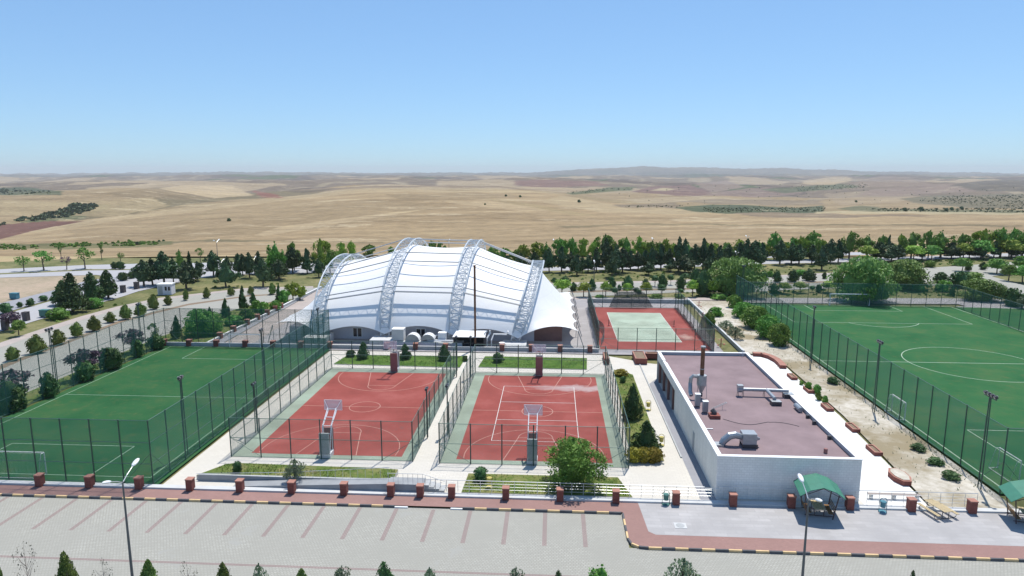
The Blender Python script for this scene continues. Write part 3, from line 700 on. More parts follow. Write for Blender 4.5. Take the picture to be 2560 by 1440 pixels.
fence('chain_link_fence', 'dark green fence with torn wind screens around the tennis court', [((7.3, 104.4), (25.1, 104.4), 3.5), ((7.3, 104.4), (7.3, 138.6), 4.0), ((7.3, 138.6), (25.1, 138.6), 4.0), ((25.1, 104.4), (25.1, 138.6), 4.0)], 4.0, 'net_light')
fence('chain_link_fence', 'long tall green fence around the big right football pitch', [((38.8, 57.5), (46.5, 57.5), 6.0), ((38.8, 57.5), (38.8, 144.7), 6.0), ((38.8, 144.7), (83.2, 143.3), 4.6), ((83.2, 143.3), (80.6, 95), 4.6)], 6.0, 'net_green', posts_every=2.95, rails=(.03, 1.0))
def screen(label, pts, mat, name='wind_screen'):
    """a sagging shade cloth tied on the tennis fence; pts = list of columns (x, y, zlow, zhigh)"""
    m_ = MB()
    for (a, b) in zip(pts[:-1], pts[1:]): m_.face([(a[0], a[1], a[2]), (b[0], b[1], b[2]), (b[0], b[1], b[3]), (a[0], a[1], a[3])], mat)
    return tag(m_.build(name, fixn=False), label, 'wind screen')
screen('dark wind screen hanging along the left side of the tennis court', [(7.45 + .10 * math.sin(y * .7), y, .05, 3.0 + .9 * math.sin((y - 104.6) / 34 * 3.1) ** .6 if 104.6 < y < 138 else 3.0) for y in np.linspace(104.7, 138.2, 24)], 'net_shade')
screen('pale teal cloth billowing off the left tennis fence', [(7.7 + 1.1 * math.sin((y - 106) / 16 * math.pi), y, .06, 1.2 + .5 * math.sin((y - 106) / 16 * math.pi)) for y in np.linspace(106, 122, 14)], 'net_teal')
screen('dark wind screen fallen in a trapezium at the far end of the tennis court', [(x, 138.4, .1, .1 + 3.2 * min(1, (x - 11.6) / 1.4, (20.6 - x) / 1.9)) for x in np.linspace(11.6, 20.6, 16)], 'net_shade')
screen('dark wind screen slumped along the near right side of the tennis court', [(24.9 - .25 * math.sin(y), y, .05, 3.6 if y < 113 else max(.3, 3.4 - (y - 113) * 1.4)) for y in np.linspace(104.7, 116, 12)], 'net_shade')
screen('low rolled wind screen along the far right side of the tennis court', [(24.85, y, .05, .75 + .3 * math.sin(y)) for y in np.linspace(116.4, 138, 16)], 'net_shade')
m_ = MB()
for x, y in ((10.2, 121.4), (21.9, 121.2)): m_.tube([(x, y, 0), (x, y, 1.1)], .06, 'dark_metal')
tn = thing('tennis_net', 'sagging tennis net across the pale green tennis court', 'net', (10.2, 121.4, 0))
for dx in (0, 11.7):
    q = MB(); q.tube([(dx, 0, 0), (dx, 0, 1.15)], .06, 'dark_metal'); q.box(dx - .2, dx + .2, -.3, .3, 0, .12, 'red_metal'); q.build('post', tn)
q = MB(); xs = np.linspace(0, 11.7, 20)
for a_, b_ in zip(xs[:-1], xs[1:]):
    f_ = lambda x: 1.0 - .75 * math.sin(math.pi * x / 11.7) ** 2
    q.face([(a_, 0, .03), (b_, 0, .03), (b_, 0, f_(b_)), (a_, 0, f_(a_))], 'net_light')
q.build('netting', tn, fixn=False)

# ------------------------------------------------------------------ floodlight masts and street lamps
def mast_proto(h, n, label, loc, rz=0):
    t = thing('floodlight_mast', label, 'floodlight', loc, rz, 'floodlight masts beside the sports fields')
    q = MB()
    q.tube([(-.22, 0, 0), (-.10, 0, h - .3)], .05, 'post_green', 6); q.tube([(.22, 0, 0), (.10, 0, h - .3)], .05, 'post_green', 6)
    z = .4; sgn = 1
    while z < h - .6:
        w = .22 - .12 * z / h; q.tube([(-w, 0, z), (w, 0, z + .0)], .022, 'post_green', 4); z += .55
    q.build('ladder_pole', t)
    q = MB(); q.tube([(-.42 * n / 2, 0, h - .25), (.42 * n / 2, 0, h - .25)], .04, 'post_green', 5); q.tube([(0, 0, h - .5), (0, 0, h)], .06, 'post_green', 6); q.build('crossarm', t)
    for i in range(n):
        x = (i - (n - 1) / 2) * .46
        q = MB(); q.box(-.14, .14, -.12, .10, -.13, .13, 'dark_metal'); q.face([(-.12, -.125, -.11), (.12, -.125, -.11), (.12, -.125, .11), (-.12, -.125, .11)], 'galvanised'); q.box(-.05, .05, .10, .18, -.06, .06, 'galvanised')
        o = q.build('floodlight', t, (x, 0, h - .02)); o.rotation_euler = (R(35), 0, 0)
    return t
for (x, y, h, n, lab, rz) in [
    (-35.75, 61.1, 8.0, 2, 'twin-headed floodlight mast at the near right fence of the left football pitch', 90),
    (-62.7, 79.1, 8.2, 3, 'floodlight mast outside the left fence of the left football pitch, nearest of two', -90),
    (-62.7, 97.4, 7.8, 2, 'floodlight mast outside the left fence of the left football pitch, farthest of two', -90),
    (-31.6, 67.6, 5.4, 2, 'short floodlight mast on the left side of the left basketball court', -90),
    (-35.75, 79.5, 8.4, 2, 'tall floodlight mast halfway along the path beside the left football pitch', 90),
    (-35.7, 99.5, 7.0, 2, 'floodlight mast at the far right corner of the left football pitch', 90),
    (-12.95, 67.0, 5.4, 2, 'short floodlight mast in the gap between the two basketball courts, on its left fence', 90),
    (-11.0, 68.2, 5.4, 2, 'short floodlight mast in the gap between the two basketball courts, on its right fence', -90),
    (-12.95, 88.6, 5.6, 2, 'floodlight mast at the far left end of the gap between the basketball courts', 90),
    (-11.0, 88.6, 5.6, 2, 'floodlight mast at the far right end of the gap between the basketball courts', -90),
    (37.6, 98.4, 8.4, 2, 'floodlight mast on the left fence of the right football pitch, above the shrubs', -90),
    (37.4, 78.0, 8.4, 3, 'three-headed floodlight mast midway along the left fence of the right football pitch', -90),
    (37.75, 58.6, 8.6, 4, 'four-headed floodlight mast at the near corner of the right football pitch', -90),
    (40.2, 144.9, 8.0, 2, 'floodlight mast at the far left corner of the right football pitch', 180)]:
    mast_proto(h, n, lab, (x, y, 0), R(rz))

def lamp(label, loc, h, name='street_lamp', rz=0.0, s=1.0):
    t = thing(name, label, 'street lamp', loc, rz)
    q = MB(); q.tube([(0, 0, 0), (0, 0, h * .45), (0, 0, h)], [.10 * s, .08 * s, .05 * s], 'lamp_pole', 8); q.box(-.2, .2, -.2, .2, 0, .06, 'lamp_pole'); q.build('pole', t)
    for sg in (1, -1):
        q = MB(); q.tube([(0, 0, h - .1), (0, sg * .5, h + .22), (0, sg * 1.15, h + .52)], [.035 * s, .03 * s, .025 * s], 'rail_steel', 6); q.build('arm', t)
        q = MB(); q.sphere((0, 0, 0), (.17 * s, .42 * s, .10 * s), 'lamp_white', 10, 6)
        o = q.build('lamp_head', t, (0, sg * 1.5, h + .66)); o.rotation_euler = (R(18 * sg), 0, 0)
    return t
lamp('double-armed street lamp in front of the left parking bays', (-27.9, 40.0, -.15), 7.75)
lamp('double-armed street lamp in front of the green picnic shelter', (16.0, 40.5, -.15), 7.65)
far_l = [(545, 656, 600, 'street lamp standing alone by the road left of the pines'), (636, 683, 645, 'street lamp among the pines left of the white tent'), (555, 692, 652, 'street lamp at the left end of the pine row'), (1487, 675, 640, 'street lamp in the pine row behind the tennis court'),
         (1840, 668, 632, 'street lamp rising behind the first willow'), (1485, 700, 655, 'street lamp on the verge behind the tennis court'), (1383, 650, 600, 'far street lamp just right of the white tent'), (1630, 650, 596, 'far street lamp in the middle of the green tree row'), (1865, 648, 590, 'far street lamp above the tree row near the first willow'), (1123, 660, 600, 'far street lamp above the roof of the white tent')]
for (x, y, yt, lab) in far_l:
    X, Y = P(x, y); h = (y - yt) / ppm(y) * .93
    lamp(lab, (X, Y, -.1), h, s=1.2)

# ------------------------------------------------------------------ brick pillars, railing, ramp, low walls
def pillar(label, loc, w=.56, h=1.0, group='brick pillars along the parking edge', mat='brick', cap='brick_top', name='brick_pillar'):
    t = thing(name, label, 'pillar', loc, group=group)
    q = MB(); q.box(-w / 2, w / 2, -w / 2, w / 2, 0, h, mat); q.build('shaft', t)
    q = MB(); q.box(-w / 2 - .03, w / 2 + .03, -w / 2 - .03, w / 2 + .03, h, h + .09, cap); q.build('cap', t)
    return t
pill_px = [85, 212, 338, 468, 594, 725, 857, 975, 1049, 1128, 1264, 1400, 1540, 1690, 1832, 1977, 2122, 2275, 2425]
p0 = None
for i, x in enumerate(pill_px):
    X = P(x, 1222 + .0235 * x)[0]
    lab = 'square red brick pillar on the concrete edging, %s from the left' % nth(i)
    if p0 is None: p0 = pillar(lab, (X, 54.0, .02))
    else: dup(p0, (X, 54.0, .02), label=lab)
r_ = thing('railing', 'long white steel railing along the concrete edging from the stairs to the right pitch', 'railing', (-11.0, 54.85, .14))
q = MB(); zt = 1.05
q.tube([(0, 0, zt), (24.0, 0, zt)], .035, 'rail_steel', 6); q.tube([(25.2, 0, zt + .08), (46.3, 0, zt + .08)], .035, 'rail_steel', 6); q.tube([(24.0, 0, zt), (24.0, 0, zt - .12), (25.2, 0, zt - .12), (25.2, 0, zt + .08)], .03, 'rail_steel', 6)
q.build('handrail', r_)
for z in (.25, .52, .79):
    q = MB(); q.tube([(0, 0, z), (46.3, 0, z)], .016, 'rail_steel', 5); q.build('rail', r_)
pp = None
for i in range(48):
    x = i * .985
    if pp is None: q = MB(); q.tube([(0, 0, 0), (0, 0, zt)], .022, 'rail_steel', 5); pp = q.build('post', r_, (x, 0, 0))
    else: o = pp.copy(); COL.objects.link(o); o.parent = r_; o.location = (x, 0, 0)
# ramp, landing and stairs rising from the sidewalk
k = MB(); Lz = .78
k.face([(-28, 54.64, .145), (-14.2, 54.64, Lz), (-14.2, 55.8, Lz), (-28, 55.8, .145)], 'concrete_dull')
k.face([(-28, 54.64, -.1), (-14.2, 54.64, -.1), (-14.2, 54.64, Lz), (-28, 54.64, .145)], 'concrete_dull')
k.box(-14.2, -11.05, 54.64, 56.0, -.1, Lz, 'concrete_dull')
for i in range(4): k.box(-11.05 + i * .45, -11.05 + (i + 1) * .45, 54.9, 56.0, -.1, Lz - (i + 1) * .155, 'concrete')
rp = thing('access_ramp', 'grey concrete access ramp with landing and steps behind the brick pillars', 'ramp', (0, 0, 0)); o = k.build('ramp_slab', rp)
q = MB(); q.tube([(-14.2, 54.72, Lz + .95), (-11.05, 54.72, Lz + .95), (-9.2, 54.95, 1.0), (-8.4, 54.95, .95)], .026, 'rail_steel', 6); q.tube([(-32, 55.95, .62), (-24, 55.95, .95), (-14.3, 55.95, Lz + .92)], .026, 'rail_steel', 6); q.build('handrail', rp)
pp = None
for i in range(26):
    f_ = i / 25
    if i < 18: x = -26 + i * .68; zb = .55; y_ = 55.95; zt_ = .42 + .035 * i * .9
    else: x = -14.1 + (i - 18) * .43; zb = Lz; y_ = 54.72; zt_ = .95
    q = MB(); q.tube([(0, 0, 0), (0, 0, zt_)], .015, 'rail_steel', 5); q.build('baluster', rp, (x, y_, zb))
for i in range(5):
    x = -10.9 + i * .45; q = MB(); q.tube([(0, 0, 0), (0, 0, .9)], .015, 'rail_steel', 5); q.build('baluster', rp, (x, 54.93, Lz - (i + 1) * .155 + .05))
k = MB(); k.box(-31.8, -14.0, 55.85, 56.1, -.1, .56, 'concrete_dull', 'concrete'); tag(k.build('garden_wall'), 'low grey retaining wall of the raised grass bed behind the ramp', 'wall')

def bed(name, pts, z0, z1, mat, side='kerb_stone'):
    k = MB(); k.prism(pts, z0, z1 - .0, side, mat); o = struct(k, name); return o
bedA = [(-32.1, 56.1), (-14.1, 56.1), (-14.1, 58.4), (-16, 58.55), (-29.8, 58.9), (-30.6, 58.5)]
bed('lawn', bedA, -.1, .40, 'lawn')
bed('lawn', [(-7.75, 54.95), (7.0, 54.95), (6.1, 58.7), (-7.6, 58.7)], -.1, .06, 'lawn')
bed('lawn', [(-31.6, 93.6), (-13.1, 92.9), (-12.9, 98.9), (-31.0, 98.6)], -.1, .10, 'lush_lawn')
bed('lawn', [(-10.5, 93.3), (4.9, 93.0), (5.2, 98.9), (-10.1, 99.0)], -.1, .10, 'lush_lawn')
bed('lawn', [(7.7, 62.3), (10.9, 62.6), (11.1, 91.0), (8.7, 93.3)], -.1, .06, 'lawn')
sheet('verge', [(-66.5, 55), (-62.2, 55), (-62.2, 103.3), (-58, 104), (-56.8, 104), (-56.8, 142), (-64, 136), (-66.5, 108)], -.08, 'lawn')

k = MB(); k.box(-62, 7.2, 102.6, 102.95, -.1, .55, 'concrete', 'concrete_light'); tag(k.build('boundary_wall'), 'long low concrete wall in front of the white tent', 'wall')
p0 = None
for i, x in enumerate([437, 497, 563, 633, 700, 768, 838, 977, 1047, 1120, 1258, 1329, 1400, 1473]):
    X = P(x, 852 + .019 * (x - 437))[0]
    lab = 'small red brick pillar on the low wall before the white tent, %s from the left' % nth(i)
    if p0 is None: p0 = pillar(lab, (X, 102.75, .0), .72, .95, 'brick pillars on the wall before the tent')
    else: dup(p0, (X, 102.75, .0), label=lab)
k = MB(); k.box(-57.35, -57.1 + .1, 103.5, 158, -.1, .45, 'concrete', 'white_paint')
k2 = k.build('coping_wall', loc=(1.6, 0, 0)); k2.rotation_euler = (0, 0, 0); tag(k2, 'low wall with white coping running back along the lane left of the tent', 'wall')
for i, (x, y) in enumerate([(558, 846), (590, 829), (620, 812), (647, 799), (672, 787), (697, 777), (715, 770)]):
    lab = 'small brick pillar beside the lane left of the tent, %s from the front' % nth(i)
    dup(p0, (-55.6, P(x, y)[1], .0), label=lab)['group'] = 'brick pillars along the lane'

# retaining wall right of the tennis court, and the far boundary walls
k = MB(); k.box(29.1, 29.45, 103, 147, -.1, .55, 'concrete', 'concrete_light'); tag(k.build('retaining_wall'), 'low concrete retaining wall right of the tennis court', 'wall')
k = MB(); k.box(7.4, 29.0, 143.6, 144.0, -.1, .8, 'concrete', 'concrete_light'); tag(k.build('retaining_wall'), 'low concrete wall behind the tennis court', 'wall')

# ------------------------------------------------------------------ basketball hoops
def hoop(label, loc, rz, pad):
    t = thing('basketball_hoop', label, 'basketball hoop', loc, rz, 'basketball hoops')
    q = MB(); q.box(-.5, .5, -.55, .55, .0, .45, 'lamp_white'); q.build('base', t)
    q = MB(); q.box(-.48, .48, -.75, -.57, .45, 2.6, 'pad_grey'); q.box(-.48, .48, .57, .75, .1, 2.7, pad); q.build('padding', t)
    q = MB()
    for s in (-1, 1):
        q.tube([(s * .42, -.4, .4), (s * .42, .3, 3.0), (s * .42, 2.0, 4.2)], .05, 'lamp_white', 6)
        q.tube([(s * .42, .5, .4), (s * .42, .5, 3.0), (s * .42, 2.2, 3.95)], .045, 'lamp_white', 6)
        q.tube([(s * .42, 2.1, 4.1), (s * .85, 2.35, 4.85)], .035, 'lamp_white', 5)
    for (y, z) in ((.5, 2.9), (1.3, 3.5), (2.1, 4.1), (.2, 2.2)): q.tube([(-.42, y, z), (.42, y, z)], .035, 'lamp_white', 5)
    q.build('support_frame', t)
    q = MB(); q.box(-.9, .9, 2.38, 2.41, 3.85, 4.9, 'board_clear'); bo = q.build('backboard', t)
    q = MB()
    for a, b in (((-.9, 3.85), (.9, 3.85)), ((.9, 3.85), (.9, 4.9)), ((.9, 4.9), (-.9, 4.9)), ((-.9, 4.9), (-.9, 3.85)), ((-.3, 4.0), (.3, 4.0)), ((-.3, 4.45), (.3, 4.45)), ((-.3, 4.0), (-.3, 4.45)), ((.3, 4.0), (.3, 4.45))):
        q.tube([(a[0], 2.42, a[1]), (b[0], 2.42, b[1])], .022, 'lamp_white', 4)
    q.build('board_frame', bo)
    q = MB(); pts = [(.23 * math.cos(w), 2.72 + .23 * math.sin(w), 4.0) for w in np.linspace(0, 2 * math.pi, 13)]; q.tube(pts, .02, 'red_metal', 4); q.tube([(0, 2.42, 4.0), (0, 2.5, 4.0)], .05, 'red_metal'); q.build('rim', t)
    return t
hoop('basketball hoop at the near end of the left court', (-21.95, 61.85, .02), 0, 'pad_red')
hoop('basketball hoop at the near end of the court with volleyball lines', (-1.8, 61.6, .02), 0, 'pad_red')
hoop('basketball hoop at the far end of the left court, red padding facing the camera', (-21.95, 90.9, .02), math.pi, 'pad_red')
hoop('basketball hoop at the far end of the right court, red padding facing the camera', (-1.75, 90.2, .02), math.pi, 'pad_red')

# goals
def goal(label, x, y, rz, w, h, d, r=.06, net=True):
    t = thing('football_goal', label, 'goal', (x, y, .01), rz)
    q = MB()
    q.tube([(-w / 2, 0, 0), (-w / 2, 0, h), (w / 2, 0, h), (w / 2, 0, 0)], r, 'lamp_white', 6)
    q.build('goal_frame', t)
    q = MB()
    for s in (-1, 1): q.tube([(s * w / 2, 0, h), (s * w / 2, -d * .4, h), (s * w / 2, -d, .03), (s * w / 2, 0, .03)], r * .5, 'lamp_white', 5)
    q.tube([(-w / 2, -d, .03), (w / 2, -d, .03)], r * .5, 'lamp_white', 5); q.build('rear_frame', t)
    if net:
        q = MB(); q.face([(-w / 2, -d * .4, h), (w / 2, -d * .4, h), (w / 2, -d, .03), (-w / 2, -d, .03)], 'goal_net')
        q.face([(-w / 2, -.02, h), (w / 2, -.02, h), (w / 2, -d * .4, h), (-w / 2, -d * .4, h)], 'goal_net')
        for s in (-1, 1): q.face([(s * w / 2, 0, h), (s * w / 2, -d * .4, h), (s * w / 2, -d, .03), (s * w / 2, 0, .03)], 'goal_net')
        q.build('goal_net', t, fixn=False)
    return t
goal('white football goal at the near end of the left pitch', -49.0, 56.3, 0, 5.0, 2.1, 1.0)
goal('white football goal at the far end of the left pitch', -48.8, 102.3, math.pi, 5.0, 2.1, .9)
goal('white full-size football goal at the far end of the right pitch', 61.9, 143.5, math.pi, 8.0, 2.4, .9, .09)
goal('small white goal standing sideways inside the left fence of the right pitch', 39.6, 76.9, -math.pi / 2, 3.0, 2.0, .8)
goal('small dark practice goal near the front corner of the right pitch', 42.0, 61.5, -math.pi / 2, 3.0, 2.0, .8, .05, False)

# ------------------------------------------------------------------ low white building with roof plant
bx0, bx1, by0, by1, bh = 14.1, 25.95, 55.25, 89.4, 3.85
b_ = thing('low_building', 'long flat-roofed white building with dark red roof and high parapet', 'building', (0, 0, 0))
q = MB(); q.box(bx0, bx1, by0, by0 + .3, -.2, bh - .06, 'wall_front'); q.box(bx1 - .3, bx1, by0 + .3, by1 - .3, -.2, bh - .06, 'wall_render'); q.box(bx0, bx1, by1 - .3, by1, -.2, bh - .06, 'wall_render')
q.box(bx0, bx0 + .3, by0 + .3, 76.0, -.2, bh - .06, 'wall_side'); q.box(bx0, bx0 + .3, 76.0, by1 - .3, 2.75, bh - .06, 'wall_side'); q.box(bx0 + 1.6, bx0 + 1.9, 76.0, by1 - .3, -.2, 2.75, 'wall_side'); q.box(bx0 + .3, bx0 + 1.6, 75.7, 76, -.2, 2.75, 'wall_side')
q.build('wall', b_)
q = MB(); q.rect(bx0 + .3, bx1 - .3, by0 + .3, by1 - .3, bh - .42, 'roof_felt'); q.build('roof', b_)
q = MB(); w = .42
q.box(bx0 - .05, bx1 + .05, by0 - .05, by0 + w - .05, bh - .06, bh, 'white_paint'); q.box(bx0 - .05, bx1 + .05, by1 - w + .05, by1 + .05, bh - .06, bh, 'white_paint')
q.box(bx0 - .05, bx0 + w - .05, by0 + w - .05, 84.0, bh - .06, bh, 'white_paint'); q.box(bx0 - .05, bx0 + w - .05, 85.0, by1 - w + .05, bh - .06, bh, 'white_paint')
q.box(bx1 - w + .05, bx1 + .05, by0 + w - .05, by1 - w + .05, bh - .06, bh, 'white_paint'); q.build('parapet_coping', b_)
for y in (77.5, 81.0, 84.4, 87.8):
    q = MB(); q.box(bx0 + .02, bx0 + .32, y - .18, y + .18, -.1, 2.75, 'annex_brown'); q.build('column', b_)
for y in (78.9, 82.6, 86.2):
    q = MB(); q.box(bx0 + 1.56, bx0 + 1.6, y - .6, y + .6, -.1, 2.1, 'glass_dark'); q.build('door', b_)
q = MB(); q.box(bx0 - .03, bx0, 64.6, 65.4, .2, 2.1, 'concrete'); q.build('door', b_)
rz_ = bh - .42
# cyclone dust collector
cy = thing('dust_cyclone', 'grey dust cyclone with a tall chimney on the flat roof', 'dust collector', (16.1, 71.6, rz_))
q = MB(); q.tube([(0, 0, 1.5), (0, 0, 2.55)], .52, 'galvanised', 14); q.tube([(0, 0, .55), (0, 0, 1.5)], [.10, .52], 'galvanised', 14); q.build('hopper', cy)
q = MB(); q.tube([(0, 0, 2.55), (0, 0, 3.9), (0, 0, 5.6)], .22, 'rust', 10); q.tube([(0, 0, 5.6), (0, 0, 5.75)], .28, 'galvanised', 10); q.tube([(0, 0, 3.2), (0, 0, 3.3)], .25, 'galvanised', 10); q.build('chimney', cy)
q = MB(); q.tube([(-.4, 0, 2.35), (-.9, 0, 2.45), (-1.15, 0, 2.2), (-1.2, 0, 1.6)], .2, 'galvanised', 8); q.tube([(-1.2, 0, 1.6), (-1.25, -.4, .8), (-1.2, -.8, .5)], .22, 'duct_metal', 8); q.build('inlet_duct', cy)
q = MB()
for w in range(3): q.tube([(.5 * math.cos(w * 2.1), .5 * math.sin(w * 2.1), 1.6), (.62 * math.cos(w * 2.1), .62 * math.sin(w * 2.1), 0)], .03, 'galvanised', 4)
q.tube([(0, 0, .15), (0, 0, .55)], .16, 'dark_metal', 8); q.build('stand', cy)
def cabinet(label, loc, sx, sy, sz, mat='duct_metal', name='roof_cabinet'):
    t = thing(name, label, 'cabinet', loc); q = MB(); q.box(-sx / 2, sx / 2, -sy / 2, sy / 2, .1, sz, mat); q.build('casing', t)
    q = MB(); q.box(-sx / 2 - .03, sx / 2 + .03, -sy / 2 - .03, sy / 2 + .03, sz, sz + .04, 'white_paint'); q.build('lid', t)
    q = MB(); q.box(-sx / 2 + .05, sx / 2 - .05, -sy / 2 + .05, sy / 2 - .05, 0, .1, 'dark_metal'); q.build('plinth', t); return t
cabinet('tall grey fan cabinet left of the cyclone, rear of two', (15.15, 68.8, rz_), .5, .5, 1.35)
cabinet('tall grey fan cabinet left of the cyclone, front of two', (15.55, 67.0, rz_), .5, .5, 1.2)
q = MB(); q.box(-.5, .5, -.5, .5, 0, .35, 'brick'); q.tube([(0, 0, .35), (0, 0, .5), (-.2, .2, .75)], .25, 'dark_metal', 8); tag(q.build('brick_vent', loc=(16.15, 65.6, rz_)), 'low brick vent box in front of the fan cabinets', 'vent')
q = MB(); q.tube([(0, 0, .2), (1.6, .6, .7), (1.7, .6, .7)], .03, 'galvanised', 4); q.tube([(0, .25, .2), (1.6, .85, .7)], .03, 'galvanised', 4); q.tube([(1.6, .6, .7), (1.6, .85, .7)], .03, 'galvanised', 4); q.tube([(1.2, .5, 0), (1.2, .5, .55)], .02, 'galvanised', 4); tag(q.build('ladder_frame', loc=(16.3, 67.4, rz_)), 'thin metal frame leaning on the roof right of the fan cabinets', 'frame')
du = thing('t_shaped_duct', 'silver duct in a T shape crossing to the right parapet of the roof', 'duct', (20.55, 72.5, rz_))
q = MB(); q.tube([(0, 0, .75), (2.6, -.1, .75), (5.0, -.2, .72)], .19, 'duct_metal', 10); q.tube([(2.7, -.1, .75), (2.75, -1.2, .7), (2.85, -2.5, .6)], .19, 'duct_metal', 10); q.build('pipe', du)
q = MB(); q.tube([(-.35, 0, .75), (.1, 0, .75)], .34, 'duct_metal', 12); q.box(-.4, .2, -.3, .3, .95, 1.25, 'galvanised'); q.build('fan_housing', du)
for x, y in ((-.3, 0), (.25, 0), (2.5, 0)):
    q = MB(); q.tube([(x, y - .3, 0), (x, y - .15, .6)], .03, 'dark_metal', 4); q.tube([(x, y + .3, 0), (x, y + .15, .6)], .03, 'dark_metal', 4); q.build('leg', du)
for x, y in ((2.9, -2.7), (5.0, -.2)):
    q = MB(); q.box(x - .5, x + .5, y - .4, y + .4, 0, .45, 'dark_metal', 'galvanised'); q.build('curb_box', du)
q = MB(); q.tube([(25.2, 68.9, rz_ + .3), (25.2, 67.5, rz_ + .3)], .26, 'duct_metal', 12); tag(q.build('loose_duct_piece'), 'short loose piece of silver duct lying by the right parapet', 'duct')
ac = thing('air_handling_unit', 'boxy grey air unit with a curved duct near the front of the roof', 'air unit', (17.0, 58.5, rz_))
q = MB(); q.box(-.1, 1.1, -.5, .6, .3, 1.3, 'duct_metal'); q.build('casing', ac)
q = MB(); pts = [(-.1, .05, .85), (-.65, .05, 1.0), (-1.15, .05, .9), (-1.6, .05, .5), (-1.8, .05, .15)]; q.tube(pts, [.28, .32, .34, .33, .30], 'duct_metal', 10); q.build('curved_duct', ac)
q = MB(); q.tube([(1.1, .05, .75), (1.5, .05, .7)], [.3, .1], 'duct_metal', 4); q.build('cowl', ac)
q = MB(); q.box(-.1, 1.2, -.55, -.45, 0, .35, 'dark_metal'); q.box(-.1, 1.2, .5, .6, 0, .35, 'dark_metal'); q.box(-2.4, -1.7, -.35, .45, 0, .18, 'galvanised'); q.build('stand', ac)
q = MB(); q.tube([(23.8, 57.4, rz_), (23.8, 57.4, rz_ + .4)], .16, 'pad_red', 8); tag(q.build('vent_pipe'), 'small pinkish vent pipe near the front right corner of the roof', 'vent')
q = MB(); pts = [(16.9 + t * .62, 65.2 - .9 * math.sin(t * .55) * (1 if t < 7 else .8) - t * .16, rz_ + .03) for t in np.linspace(0, 11, 40)]; q.tube(pts, .022, 'dark_metal', 4); tag(q.build('roof_cable'), 'thin dark cable snaking across the red roof', 'cable')
q = MB(); q.tube([(25.0, 88.5, rz_ + .05), (25.1, 88.9, rz_ + .9), (25.35, 88.95, rz_ + .6), (25.2, 88.7, rz_ + .2), (24.9, 88.6, rz_ + .5)], .03, 'rail_steel', 4); tag(q.build('bent_pipe'), 'bent thin pipe at the far right corner of the roof', 'pipe')
q = MB(); q.box(14.55, 15.3, 62.3, 62.45, rz_ + .02, rz_ + .08, 'white_paint'); tag(q.build('white_board'), 'short white board on the roof by the left parapet', 'board')
for i, (x, y) in enumerate(((25.35, 66.0), (25.35, 64.3), (25.35, 60.6))):
    q = MB(); q.box(-.14, .16, -.12, .12, 0, .30, 'dark_metal'); q.box(-.16, .18, -.14, .14, .30, .33, 'dark_metal'); tag(q.build('drain_box', loc=(x, y, rz_)), 'small dark drain box at the right parapet of the roof, %s from the back' % nth(i), 'drain box', 'drain boxes on the roof')

# ------------------------------------------------------------------ planters
def planter(label, loc, L=2.4, w=.8, h=.38, rz=0, name='brick_planter', top='brick_top'):
    t = thing(name, label, 'planter', loc, rz, 'brick planters')
    q = MB(); e = .16; q.box(-w / 2, w / 2, -L / 2, -L / 2 + e, 0, h, 'brick', top); q.box(-w / 2, w / 2, L / 2 - e, L / 2, 0, h, 'brick', top); q.box(-w / 2, -w / 2 + e, -L / 2 + e, L / 2 - e, 0, h, 'brick', top); q.box(w / 2 - e, w / 2, -L / 2 + e, L / 2 - e, 0, h, 'brick', top); q.build('brick_rim', t)
    q = MB(); q.rect(-w / 2 + e, w / 2 - e, -L / 2 + e, L / 2 - e, h - .08, 'soil'); q.build('soil', t); return t
for i, (x, y) in enumerate([(1984, 945), (2026, 978), (2072, 1022), (2136, 1073), (2190, 1130)]):
    X, Y = P(x, y); planter('low brick planter on the edge of the white path, %s from the back' % nth(i), (X - .2, Y, 0), 2.0)
pl = thing('brick_planter', 'eight-sided brick planter full of dry grass at the front of the white path', 'planter', (31.6, 60.0, 0), group='brick planters')
q = MB(); oc = [(-.75, -.5), (-.35, -1.4), (.35, -1.4), (.75, -.5), (.75, .6), (.35, 1.4), (-.35, 1.4), (-.75, .6)]
q.prism(oc, 0, .45, 'brick', 'brick_top'); q.build('brick_rim', pl); q = MB(); q.prism([(a * .8, b * .85) for a, b in oc], .45, .50, 'soil', 'dirt'); q.build('soil', pl)
cp = thing('brick_planter', 'long curved brick planter behind the far right corner of the building', 'planter', (0, 0, 0), group='brick planters')
q = MB(); cpts = px([(1882, 889), (1905, 890), (1925, 896), (1942, 905), (1952, 914), (1958, 922)])
for (a, b) in zip(cpts[:-1], cpts[1:]):
    a = Vector((*a, 0)); b = Vector((*b, 0)); d = (b - a).normalized(); nn = Vector((-d.y, d.x, 0)) * .45
    q.prism([(a - nn)[:2], (b - nn)[:2], (b + nn)[:2], (a + nn)[:2]], 0, .5, 'brick', 'brick_top')
q.build('brick_rim', cp)
planter('tall narrow brick planter at the corner of the basketball fence, left of two', (7.9, 97.7, 0), 3.6, .7, .9)
planter('tall wide brick planter in front of the tennis court, right of two', (12.9, 98.3, 0), 4.2, 1.7, .9)
planter('long brick planter with dry grass joining the far left corner of the building', (16.7, 100.0, 0), 5.4, 1.0, .8, R(90))

